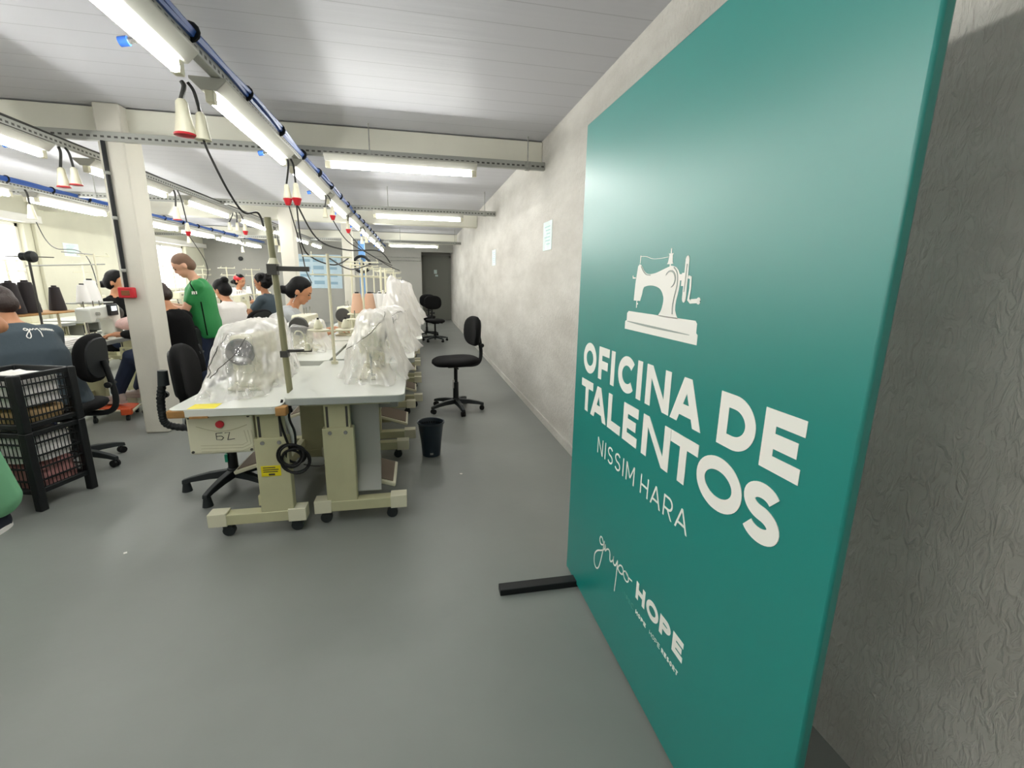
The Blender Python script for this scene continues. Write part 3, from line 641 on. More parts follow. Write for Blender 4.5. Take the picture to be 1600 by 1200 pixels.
# ------------------------------------------------------------------ sewing tables
def make_table(label, grp=None, off=0, fl=.27, W=.60, po=.05):
    """operator on local -y; local x is the long side; origin on the floor under the table centre"""
    t = thing('sewing_table', label, 'sewing table', (0, 0, 0), 0, grp); L = 1.13
    top = MB()
    pr = []
    for cx, cy, a0 in ((L/2-.04, W/2-.04, 0), (-L/2+.04, W/2-.04, 90), (-L/2+.04, -W/2+.04, 180), (L/2-.04, -W/2+.04, 270)):
        for k in range(5):
            a = math.radians(a0+k*22.5); pr.append((cx+.04*math.cos(a), cy+.04*math.sin(a)))
    top.prism(pr, 'z', .748, .752); tp = top.build('tabletop', 'lamin', t)
    MB().prism(pr, 'z', .712, .748).build('edge_band', 'lamin_edge', tp, bevel=.003)
    for sx in (-1, 1):
        x = sx*(L/2-.1); lg = MB()
        lg.box(x-.03, x+.03, off+po-.03, off+po+.13, .09, .56).box(x-.022, x+.022, off+po-.015, off+po+.115, .55, .70).box(x-.035, x+.035, -.22, .22, .69, .712)
        leg = lg.build('leg', 'beige', t, bevel=.004)
        MB().box(x-.0345, x+.0345, off-fl, off+fl, .075, .135).build('foot_bar', 'beige', leg, bevel=.004)
        sl = MB()
        for y in (off+po, off+po+.10): MB().box(x-.0235, x+.0235, y-.006, y+.006, .565, .68).build('slot', 'dark_metal', leg)
        for y in (off+po+.01, off+po+.09): sl.cyl((x-.034, y, .535), (x+.034, y, .535), .011, n=8)
        sl.build('bolt', 'chrome', leg)
        for y in (off-fl+.035, off+fl-.035): MB().box(x-.039, x+.039, y-.045, y+.045, .07, .145).build('end_plate', 'cream_metal', leg, bevel=.003)
        for y in (off-fl+.06, off+fl-.06):
            cs = MB().cyl((x-.016, y+.015, .031), (x+.016, y+.015, .031), .031, n=14).box(x-.022, x+.022, y-.01, y+.03, .05, .075)
            cs.build('caster', 'char_plastic', leg, bevel=.003)
    MB().box(-L/2+.1, L/2-.1, .07, .11, .16, .22).build('crossbar', 'beige', t, bevel=.003)
    T = Matrix.Translation((-.20, -.10, .19)) @ Matrix.Rotation(math.radians(18), 4, 'X')
    pd = MB().box(-.17, .17, -.13, .13, -.012, .012, T).build('pedal', 'cream_metal', t, bevel=.006)
    MB().box(-.15, .15, -.11, .11, .012, .017, T).build('pedal_pad', 'brown_pad', pd)
    MB().cyl((-.08, .0, .2), (.16, .03, .62), .007, n=6).build('pedal_rod', 'dark_metal', t)
    MB().box(-.38, -.05, .07, .09, .14, .17).box(-.22, -.18, -.08, .08, .13, .165).build('pedal_bracket', 'beige', t)
    m = MB().cyl((-.02, .06, .60), (.2, .06, .60), .075, n=18).cyl((.2, .06, .60), (.24, .06, .60), .05, n=14).box(0, .16, -.01, .13, .66, .712)
    m.build('motor', 'char_plastic', t, bevel=.004)
    MB().box(-.25, .05, -.25, -.1, .60, .712).build('drawer', 'grey_metal', t, bevel=.004)
    return t
def make_machine(label, mat_='cream_metal', screen=False, grp=None):
    """lockstitch head; operator on -y, needle at -x, hand wheel at +x, origin on the table top"""
    t = thing('sewing_machine', label, 'sewing machine', (0, 0, 0), 0, grp)
    MB().box(-.24, .24, -.09, .09, 0, .018).build('bed', mat_, t, bevel=.006)
    b = MB()
    b.prism([(.09, .018), (.225, .018), (.215, .12), (.22, .20), (.225, .285), (.20, .305), (-.15, .295), (-.215, .29), (-.23, .275), (-.23, .16), (-.165, .155), (-.15, .18), (.05, .185), (.085, .16)], 'y', -.06, .06)
    body = b.build('body', mat_, t, bevel=.016)
    MB().lathe([(.03, .0), (.068, .004), (.075, .02), (.068, .036), (.03, .042)], (.228, 0, .22), 20, 'x').build('hand_wheel', 'dark_metal', t)
    MB().cyl((-.2, 0, .16), (-.2, 0, .06), .007, n=8).cyl((-.2, 0, .06), (-.2, 0, .022), .002, n=6).box(-.185, -.18, -.004, .004, .03, .15).box(-.21, -.17, -.025, .01, .02, .026).build('needle_bar', 'chrome', t)
    m = MB().cyl((-.14, -.06, .235), (-.14, -.085, .235), .016, n=12)
    m.build('tension_dial', 'chrome', t)
    for x in (-.19, -.06, .03): MB().cyl((x, 0, .29), (x, 0, .35), .004, n=6).build('thread_pin', 'chrome', t)
    if screen:
        s = MB().box(.02, .15, -.085, -.055, .205, .315).build('control_panel', 'black_plastic', t, bevel=.006)
        MB().box(.045, .125, -.0865, -.084, .25, .295).build('screen', 'screen', s)
    return t
def make_stand(label, h=.62, arms=2, plate=True, grp='thread stands'):
    t = thing('thread_stand', label, 'thread stand', (0, 0, 0), 0, grp)
    MB().cyl((0, 0, 0), (0, 0, h), .0105, n=8).cyl((0, 0, 0), (0, 0, .02), .025, n=10).build('post', 'cream_metal', t)
    for k in range(arms):
        z = h-.02-k*.12; MB().cyl((-.16+.04*k, 0, z), (.16, 0, z), .006, n=6).tube([(.15, 0, z), (.15, 0, z+.02), (.15, .02, z+.03)], .003, 5).tube([(-.1, 0, z), (-.1, 0, z+.02), (-.1, .02, z+.03)], .003, 5).build('cross_arm', 'cream_metal', t)
    if plate:
        for x in (-.09, .09):
            p = MB().lathe([(.01, 0), (.07, .0), (.072, .006), (.01, .012)], (x, 0, .24), 16).build('spool_plate', 'cream_metal', t)
            MB().cyl((x, 0, .24), (x, 0, .32), .004, n=6).build('spool_pin', 'chrome', p)
        MB().cyl((-.12, 0, .235), (.12, 0, .235), .008, n=6).build('plate_arm', 'cream_metal', t)
    return t
def make_cone(m_, label, h=.19, grp=None, r0=.062, r1=.036):
    t = thing('thread_cone', label, 'thread cone', (0, 0, 0), 0, grp)
    MB().lathe([(r0*.5, 0), (r0, .003), (r0, .02), (r1, h), (r1*.5, h+.004)], n=18).build('thread', m_, t)
    MB().cyl((0, 0, h), (0, 0, h+.016), r1*.55, r1*.5, n=12).build('core', 'black_plastic' if m_ != 'thread_black' else 'thread_black', t)
    return t

AR = -.375; AL = -.925      # centre lines of the two facing table rows near the right wall
TG, MG, SG = 'sewing tables with beige pedestal legs', 'industrial sewing machines', 'thread stands'
front_r = make_table('nearest white-topped sewing table on the right, with wide beige pedestal legs', TG, -.04, .24)
front_r.location = (AR, 2.985, 0); front_r.rotation_euler.z = PI/2
mach = make_machine('cream sewing machine under clear plastic on the nearest right-hand table', grp=MG)
mach.location = (-.28, 3.06, .752); mach.rotation_euler.z = PI/2
stand0 = make_stand('tall cream thread stand with two plates at the back corner of the nearest right-hand table', h=.76)
stand0.location = (-.585, 3.42, .752); stand0.rotation_euler.z = .2
# --- row along the aisle (operators on the right), farther tables
YR = [2.985+1.19*j for j in range(9)]
XA = [AR, -.325]+[-.25]*7
for j in range(1, 9):
    dup(front_r, (XA[j], YR[j], 0), PI/2, ORD[j]+' sewing table from the viewer in the row along the right-hand aisle', TG)
MR = [None, 'cream sewing machine under plastic on the second aisle-side table', 'cream sewing machine under the first tall plastic hood along the aisle', 'cream sewing machine under the second tall plastic hood along the aisle', 'cream sewing machine under the third tall plastic hood along the aisle']
for j in range(1, 9):
    lb = MR[j] if j < 5 else ORD[j]+' cream sewing machine in the row along the right-hand aisle'
    dup(mach, (-.28, YR[j]-.05, .752), PI/2, lb, MG)
for j in range(1, 9):
    dup(stand0, (-.50+.05*math.sin(j*2.3), YR[j]+.18, .752), .2+.4*math.sin(j), ORD[j]+' cream thread stand in the row along the right-hand aisle', SG)
# bent sheet panel on the nearest table only
q = MB().prism([(.0, .70), (.0, .34), (-.004, .30), (-.06, .17), (-.055, .165), (.008, .30), (.008, .70)], 'y', -.085, .085)
q.v = [V(v.x-.40, -v.y-.065, v.z) for v in q.v]
q.build('splash_panel', 'grey_metal', front_r, bevel=.002)

# --- facing row (operators on the left)
front_l = make_table('nearest white-topped sewing table on the left, with chipped corner and cream motor box', TG, .07, .23, .50)
front_l.scale = (1, 1, .965); front_l.location = (AL, 2.93, 0); front_l.rotation_euler.z = -PI/2
YL = [2.93+1.19*j for j in range(9)]
for j in range(1, 9):
    dup(front_l, (XA[j]-.575, YL[j], 0), -PI/2, ORD[j]+' sewing table from the viewer in the left-facing row of the front pair', TG).scale = (1, 1, 1)
for j in range(9):
    lb = {0: 'cream sewing machine with grey wheel under clear plastic on the nearest left-hand table', 1: 'cream sewing machine under rumpled plastic in front of the woman in grey', 2: 'cream sewing machine the woman in the light grey shirt works at'}.get(j, ORD[j]+' cream sewing machine in the left-facing row of the front pair')
    dup(mach, (-.95 if j == 0 else -.92 if j == 1 else -.76, YL[j]+.04, .752 if j else .7265), -PI/2, lb, MG)
for j in range(2, 9):
    dup(stand0, (-.66+.04*math.sin(j*1.7), YL[j]-.05, .752), 1.2*math.sin(j*2), ORD[j]+' cream thread stand in the left-facing row of the front pair', SG)
YT = 2.93
def P_(x, y, z): return Vector((-(y-YT), x-AL, z))
def add_l(x0, x1, y0, y1, z0, z1, name, m_, parent, bevel=0):
    return MB().box(-(y1-YT), -(y0-YT), x0-AL, x1-AL, z0, z1).build(name, m_, parent, bevel=bevel)
tp = [c for c in front_l.children if c.name.startswith('tabletop')][0]
tp.children[0].data.materials[0] = M['lamin']
nleg = max([c for c in front_l.children if c.name.startswith('leg')], key=lambda o: sum(v.co.x for v in o.data.vertices))
YN = YT-.565
add_l(-1.177, -1.095, YN-.002, YN+.07, .708, .7495, 'chipped_corner', 'wood', tp, .008)
add_l(-.70, -.648, YN-.002, YN+.05, .70, .7485, 'chipped_corner', 'wood', tp, .006)
add_l(-1.08, -1.00, YN-.003, YN+.01, .705, .716, 'chipped_edge', 'wood', tp)
add_l(-1.09, -.97, YN+.01, YN+.10, .752, .7535, 'yellow_sticker', 'yellow', tp)
YC = 2.44
cb = add_l(-1.135, -.832, YC, YC+.2, .485, .705, 'motor_box', 'cream_metal', front_l, .012)
MB().cyl(P_(-.98, YC, .65), P_(-.98, YC-.014, .65), .019, n=16).build('red_knob', 'red', cb, bevel=.002)
s = MB()
for x in (-1.118, -.849):
    for z in (.502, .688): s.cyl(P_(x, YC+.001, z), P_(x, YC-.005, z), .007, n=8)
s.build('screw', 'dark_metal', cb)
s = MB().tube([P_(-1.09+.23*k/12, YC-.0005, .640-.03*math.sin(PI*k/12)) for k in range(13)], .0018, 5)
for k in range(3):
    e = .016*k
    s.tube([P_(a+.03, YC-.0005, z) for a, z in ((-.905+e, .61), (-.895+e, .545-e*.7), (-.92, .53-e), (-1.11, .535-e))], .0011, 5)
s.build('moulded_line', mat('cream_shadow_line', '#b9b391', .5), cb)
s = MB()
for pts in (((-1.035, .60), (-1.035, .565), (-1.012, .563)), ((-1.035, .600), (-1.005, .602)), ((-1.035, .582), (-1.014, .584)), ((-1.012, .584), (-1.002, .575), (-1.012, .563)), ((-.995, .600), (-.972, .603), (-.985, .562)), ((-.985, .562), (-.952, .566))):
    s.tube([P_(a+.03, YC-.0008, z) for a, z in pts], .0019, 5)
s.build('handwritten_mark', 'dark_metal', cb)
YG = YT-.565+.1-.03
st = add_l(-.815, -.72, YG-.002, YG+.001, .345, .405, 'warning_sticker', 'yellow', nleg)
s = MB()
for z, x1 in ((.392, -.79), (.38, -.775), (.368, -.78)): s.box(-(YG-.001-YT), -(YG-.003-YT), -.805-AL, x1+.045-AL, z, z+.005)
s.box(-(YG-.001-YT), -(YG-.003-YT), -.78-AL, -.75-AL, .35, .36)
s.build('sticker_print', 'dark_metal', nleg)

# green pole with brackets at the corner of the nearest left-hand table
pole = thing('equipment_pole', 'tall olive pole with brackets standing at the inner corner of the nearest left table', 'pole', (-.70, 2.66, .7265))
MB().cyl((0, 0, 0), (-.012, 0, .42), .0165, n=10).cyl((-.012, 0, .42), (-.03, 0, .92), .0165, n=10).build('post', mat('olive_steel', '#8d8a6c', .4, .2), pole)
MB().box(-.028, .012, -.022, .022, .20, .235).box(.0, .13, -.012, .012, .225, .24, Matrix.Rotation(.12, 4, 'Z')).build('bracket', 'dark_metal', pole, bevel=.002)
MB().box(-.052, -.004, -.026, .026, .635, .69).box(-.02, .15, -.006, .012, .655, .68).build('bracket', 'dark_metal', pole, bevel=.002)
MB().lathe([(.018, .69), (.03, .69), (.024, .705), (.018, .72)], (-.022, 0, 0), 12).build('collar', 'cream_metal', pole)
MB().tube(spline([(.10, 0, .24), (.10, 0, .30), (.085, 0, .335), (.06, 0, .34), (.05, 0, .325)], 5), .004, 6).lathe([(.018, .235), (.012, .27), (.005, .275)], (.11, 0, 0), 10).build('thread_hook', 'cream_metal', pole)
# coil of cable hanging between the two nearest tables
coil = thing('cable_coil', 'coiled black cable hanging between the two nearest sewing tables', 'cable', (-.655, 2.43, .43))
m = MB()
for k in range(7):
    rr = .058+.012*math.sin(k*2.1); cx = .018*math.sin(k*1.7); cz = .02*math.cos(k*2.3); yy = -.02+.007*k
    m.tube([(cx+rr*math.cos(a*PI/14), yy+.006*math.sin(a*PI/7+k), cz+rr*1.0*math.sin(a*PI/14)) for a in range(28)], .0062, 6, True)
m.build('coil', 'black_rub', coil)
MB().tube(spline([(-.01, 0, .05), (-.035, .0, .15), (-.045, .0, .24), (-.03, .02, .31)], 6), .006, 6).tube(spline([(.015, .01, .05), (.02, .0, .14), (.0, .0, .22), (.01, .03, .31)], 6), .006, 6).build('lead', 'black_rub', coil)
cable([(-.72, 2.56, .69), (-.76, 2.5, .60), (-.72, 2.47, .52), (-.68, 2.46, .46)], 'black lead sagging from under the nearest left table to the coil', .006)
cable([(-.62, 2.5, .36), (-.56, 2.7, .27), (-.50, 2.95, .25), (-.45, 3.2, .32)], 'thin dark cable trailing under the nearest right-hand table', .005)
bd = thing('cloth_bundle', 'white cloth strip tucked under the joint of the nearest tables', 'cloth', (-.70, 2.52, .50))
m = MB(); m.tube(spline([(0, 0, .205), (.005, .0, .12), (.02, .01, .02), (.035, .0, -.06)], 6), lambda t: .018*(1-.4*t), 7).build('strip', 'fab_white', bd)

# --- clear plastic machine covers
def cover(name, label, base, top, rb, rt, z0, z1, seed, folds=9, mats='film', seams=(), grp='clear plastic machine covers', nexp=2.15, rot=0, hem=.05, lean=0, peaks=0):
    o = thing(name, label, 'plastic cover', (base[0], base[1], z0), rot, grp); n = 96; R = 34; rings = []
    c, s_ = math.cos(-rot), math.sin(-rot)
    dx, dy = top[0]-base[0], top[1]-base[1]; tx, ty = dx*c-dy*s_, dx*s_+dy*c
    def pt(th, v):
        H = z1-z0
        if v < .28:
            q = v/.28; k = math.sin(q*PI/2)**.8; sx, sy = rt[0]*k, rt[1]*k; zz = H-H*.16*(1-math.cos(q*PI/2)); f = 0
        else:
            q = (v-.28)/.72; sx = rt[0]+(rb[0]-rt[0])*q**1.25; sy = rt[1]+(rb[1]-rt[1])*q**1.25; zz = H*.84*(1-q**.95); f = q
        ct, st = math.cos(th), math.sin(th)
        ex = 2/nexp; X = sx*abs(ct)**ex*(1 if ct >= 0 else -1); Y = sy*abs(st)**ex*(1 if st >= 0 else -1)
        ph = noise.noise(V(ct*1.5, st*1.5, v*2.5+seed))*2.2
        w = math.sin(th*folds+ph*3)*.5+.5*math.sin(th*(folds*1.7+1)-ph*4)
        amp = hem*(.12+.9*f**1.5)
        n1 = noise.noise(V(X*6+seed, Y*6, zz*5)); d_, _p = noise.voronoi(V(X*7+seed, Y*7, zz*6+th*.2)); n2 = min(.5, d_[1]-d_[0])
        k = 1+amp*w*.75/(max(sx, sy)+.05)+(.20*n1+.17*(.25-n2))*(min(1, v*3))
        X *= k; Y *= k
        zz += (.03*n1+.045*(.25-n2))*H/.35*(1-f)
        if f > .9: zz = max(.004, zz*(1-(f-.9)*5)+.02*abs(w)*(f-.9)*10*.35)
        tt = 1-(f if v >= .28 else 0)
        return V(X+tx*tt, Y+ty*tt, max(.003, zz))
    vs = [pt(0, 0.0001)]; fs = []
    for i in range(1, R+1):
        for j in range(n): vs.append(pt(2*PI*j/n, i/R))
    for j in range(n): fs.append((0, 1+j, 1+(j+1) % n))
    for i in range(R-1):
        for j in range(n): fs.append((1+i*n+j, 1+(i+1)*n+j, 1+(i+1)*n+(j+1) % n, 1+i*n+(j+1) % n))
    mb = MB(); mb.add(vs, fs); mb.build('film', mats, o, smooth=75)
    for (a0, v0, a1, v1) in seams:
        pts = []
        for k in range(25):
            t = k/24; p = pt(a0+(a1-a0)*t, v0+(v1-v0)*t); ctr = V(tx*.5, ty*.5, p.z); d = (p-ctr); d.z = 0
            pts.append(p+d.normalized()*.004)
        MB().tube(pts, .0022, 5).build('seam', 'dark_metal', o)
    return o
cover('plastic_cover', 'rumpled clear plastic cover over the machine on the nearest left-hand table', (-.99, 2.93), (-.955, 3.02), (.22, .45), (.13, .34), .728, 1.09, 3.1, 9, seams=((-1.9, .2, -2.3, .8), (-1.2, .3, -2.0, .75)), hem=.045)
cover('plastic_cover', 'small peaked clear plastic bag behind the olive pole on the nearest left-hand table', (-.95, 3.42), (-.94, 3.44), (.13, .16), (.055, .075), .728, 1.09, 8.7, 7, hem=.03, grp='clear plastic machine covers')
cover('plastic_cover', 'clear plastic cover over the machine on the nearest right-hand table', (-.26, 3.02), (-.27, 3.06), (.22, .39), (.11, .29), .7535, 1.15, 5.3, 8, seams=((-2.6, .62, -.4, .12), (2.6, .55, .9, .2)), hem=.045)
cover('plastic_cover', 'clear plastic cover with dark piping on the second aisle-side table', (-.22, 4.14), (-.22, 4.14), (.24, .38), (.13, .26), .7535, 1.11, 12.4, 8, seams=((-2.9, .3, -.2, .2), (-2.2, .5, -1.2, .35)), hem=.04)
cover('plastic_cover', 'rumpled clear plastic cover in front of the woman in the light grey shirt', (-.93, 4.16), (-.93, 4.14), (.22, .35), (.13, .29), .7535, 1.0, 21.9, 7, hem=.05)
M['milky'] = M['film'].copy(); M['milky'].name = 'milky_plastic_film'
for nd in M['milky'].node_tree.nodes:
    if nd.type == 'MAP_RANGE': nd.inputs[3].default_value = .9; nd.inputs[4].default_value = .99
for k, (y, x, zt) in enumerate(((5.3, -.17, 1.36), (6.5, -.12, 1.33), (7.7, -.07, 1.30))):
    cover('plastic_hood', ('nearest', 'middle', 'farthest')[k]+' tall milky plastic hood on the tables along the aisle', (x-.02, y), (x-.07, y), (.25, .42), (.08, .20), .7535, zt, 31.3+k*4, 8, 'milky', grp='tall milky plastic hoods', hem=.05)

# --- thread cones on the front rows
cn = {k: make_cone('thread_'+k, '', h) for k, h in (('pink', .18), ('white', .17), ('black', .21))}
firstc = set()
def cone(k, loc, label, grp, sc=1):
    if k not in firstc: firstc.add(k); o = cn[k]; o.location = loc; o['label'] = label; o['group'] = grp
    else: o = dup(cn[k], loc, None, label, grp)
    o.scale = (sc, sc, sc); return o
def shelf(name, label, x0, x1, y0, y1, z, m_, posts, grp='cone shelves'):
    c = V((x0+x1)/2, (y0+y1)/2, .752); o = thing(name, label, 'cone shelf', c, 0, grp)
    MB().box(x0-c.x, x1-c.x, y0-c.y, y1-c.y, z-.752-.012, z-.752).build('tray', m_, o, bevel=.003)
    for px, py in posts: MB().cyl((px-c.x, py-c.y, 0), (px-c.x, py-c.y, z-.752-.01), .011, n=8).build('post', 'cream_metal', o)
    return o
shelf('cone_shelf', 'cone shelf holding the beige-pink cones behind the nearest plastic cover', -.63, -.36, 4.50, 4.66, 1.03, 'cream_metal', [(-.60, 4.58), (-.40, 4.58)])
cone('pink', (-.545, 4.58, 1.031), 'left beige-pink thread cone behind the nearest plastic cover', 'beige-pink thread cones')
cone('pink', (-.435, 4.60, 1.031), 'right beige-pink thread cone behind the nearest plastic cover', 'beige-pink thread cones')
shelf('cone_shelf', 'cone shelf holding white cones beside the tall plastic hood', -.56, -.28, 5.55, 5.72, 1.01, 'cream_metal', [(-.53, 5.63), (-.31, 5.63)])
for k, (x, lb) in enumerate(((-.50, 'leftmost'), (-.415, 'middle'), (-.335, 'rightmost'))):
    cone('white', (x, 5.63+.03*(k % 2), 1.011), lb+' white thread cone beside the tall plastic hood', 'white thread cones by the hood')
for k, (x, y, z) in enumerate(((-.66, 3.42, 1.0), (-.52, 3.43, 1.0))):
    o = make_cone('cream_metal', ('left', 'right')[k]+' little cream spool on the plates of the tall thread stand', .06, 'little cream spools', .03, .014); o.location = (-.585+(-.09 if k == 0 else .09)*math.cos(.2), 3.42+(-.09 if k == 0 else .09)*math.sin(.2), 1.004)
i = 0
for j in range(3, 9):
    for dx in (-.09, .09):
        a = .2+.4*math.sin(j)
        cone('white', (-.50+.05*math.sin(j*2.3)+dx*math.cos(a), YR[j]+.18+dx*math.sin(a), 1.004), ('left' if dx < 0 else 'right')+' white cone on the '+ORD[j]+' thread stand of the aisle-side row', 'white cones on the thread stands', .85); i += 1

# ------------------------------------------------------------------ middle row behind the pillar
XB = -3.1
YBm = [3.2, 4.75, 6.3, 7.6, 8.9, 10.2]
mach2 = make_machine('pale computerised sewing machine with lit control panel left of the pillar', 'lamin', True, MG)
mach2.location = (-3.0, 5.16, .752); mach2.rotation_euler.z = PI/2
nB = ['in front of the person in the slate shirt', 'under the machine with the lit panel', 'behind the man in green', 'before the woman in the white shirt', 'before the woman in the dark shirt', 'at the far end']
for j, y in enumerate(YBm):
    dup(front_r, (XB, y, 0), PI/2, 'white-topped sewing table of the middle row '+nB[j], TG)
    if j != 1: dup(mach, (-3.0, y+.05, .752), PI/2, 'cream sewing machine of the middle row '+nB[j], MG)
    if j > 1:
        dup(stand0, (-3.28, y+.3, .752), .5*math.sin(j*3), 'cream thread stand of the middle row '+nB[j], SG)
for j in range(2, 6):
    for dx in (-.09, .09):
        a = .5*math.sin(j*3); cone('white', (-3.28+dx*math.cos(a), YBm[j]+.3+dx*math.sin(a), 1.004), ('near' if dx < 0 else 'far')+' white cone on the stand '+nB[j], 'white cones of the middle row', .9)
shelf('cone_shelf', 'cone shelf with tall black cones left of the pillar', -3.4, -3.1, 4.4, 5.15, 1.015, 'wood', [(-3.3, 4.5), (-3.3, 5.1)])
for (x, y, s, lb) in ((-3.25, 4.42, 1.2, 'leftmost black thread cone at the left edge'), (-3.25, 4.56, 1.2, 'second black thread cone from the left edge, behind the head'), (-3.25, 4.72, 1.22, 'tall black thread cone right of the slate-shirted head'), (-3.25, 5.04, 1.0, 'separate black thread cone beside the cream wall')):
    cone('black', (x, y, 1.016), lb, 'black thread cones', s)
shelf('cone_shelf', 'cone shelf with two white cones before the notice', -3.36, -3.14, 5.32, 5.66, 1.07, 'grey_metal', [(-3.25, 5.36), (-3.25, 5.62)])
cone('white', (-3.25, 5.53, 1.071), 'taller white thread cone left of the pillar', 'white cones left of the pillar', 1.25)
cone('white', (-3.24, 5.39, 1.071), 'shorter white thread cone left of the pillar', 'white cones left of the pillar', 1.0)
ts = make_stand('tall pale thread stand with two long arms left of the pillar', .80, 1, False, SG); ts.location = (-3.2, 5.58, .752); ts.rotation_euler.z = 1.25
MB().cyl((-.62, 0, .66), (.1, 0, .70), .007, n=6).cyl((-.3, 0, .80), (.0, 0, .79), .006, n=6).build('cross_arm', 'grey_metal', ts)
bs = thing('thread_guide', 'black tensioned thread guide on a rod at the left edge', 'thread guide', (-2.9, 4.3, .752))
MB().cyl((0, 0, 0), (0, 0, .72), .008, n=8).cyl((-.15, 0, .72), (.13, .06, .72), .004, n=6).build('rod', 'dark_metal', bs)
MB().lathe([(.01, -.05), (.03, -.045), (.03, -.01), (.04, 0), (.045, .02), (.04, .04), (.015, .045)], (0, 0, .72), 14, 'x').build('tension_wheel', 'black_plastic', bs)
cl = thing('folded_cloth', 'folded pale cloth on the table left of the pillar', 'cloth', (-2.95, 4.55, .753))
m = MB()
for k in range(4): m.box(-.12+.008*k, .12-.01*k, -.13+.006*k, .13-.004*k, .014*k, .014*k+.012)
m.build('cloth', 'fab_white', cl, bevel=.005)
cl = thing('cloth_bundle', 'heap of pale pink garments beside the man in green', 'cloth', (-2.78, 5.5, .753))
m = MB()
for k in range(7): m.ell((.10*math.sin(k*2.4), .16*math.cos(k*1.9), .05+.03*(k % 3)), (.12, .11, .06), 14, 9)
for i_, v in enumerate(m.v): m.v[i_] = v+V(1, 1, .5)*noise.noise(v*14)*.03; m.v[i_].z = max(m.v[i_].z, .001)
m.build('garments', 'pinkish', cl)
# window-side row, mostly hidden
for j, y in enumerate((6.3, 7.6, 8.9, 10.2, 11.5)):
    dup(front_r, (-4.55, y, 0), PI/2, ORD[j]+' sewing table of the row by the windows', TG)
    dup(mach, (-4.5, y+.05, .752), PI/2, ORD[j]+' cream sewing machine of the row by the windows', MG)
    dup(stand0, (-4.72, y+.35, .752), .4, ORD[j]+' cream thread stand of the row by the windows', SG)
pdl = thing('foot_pedal', 'cream foot pedal with orange pad on the floor left of the pillar', 'pedal', (-2.86, 4.92, 0), .25)
T = Matrix.Translation((0, 0, .11)) @ Matrix.Rotation(.12, 4, 'Y')
MB().box(-.17, .17, -.14, .14, -.02, .0, T).build('pedal_plate', 'cream_metal', pdl, bevel=.006)
MB().box(-.15, .15, -.12, .12, .0, .008, T).build('pad', 'orange', pdl)
MB().box(.08, .16, -.19, -.13, .06, .12).build('bracket', 'orange', pdl, bevel=.006)
m = MB()
for x in (-.12, .12):
    for y in (-.15, .15): m.cyl((x-.012, y, .025), (x+.012, y, .025), .025, n=12).box(x-.01, x+.01, y-.008, y+.008, .03, .095)
m.build('caster', 'char_plastic', pdl)

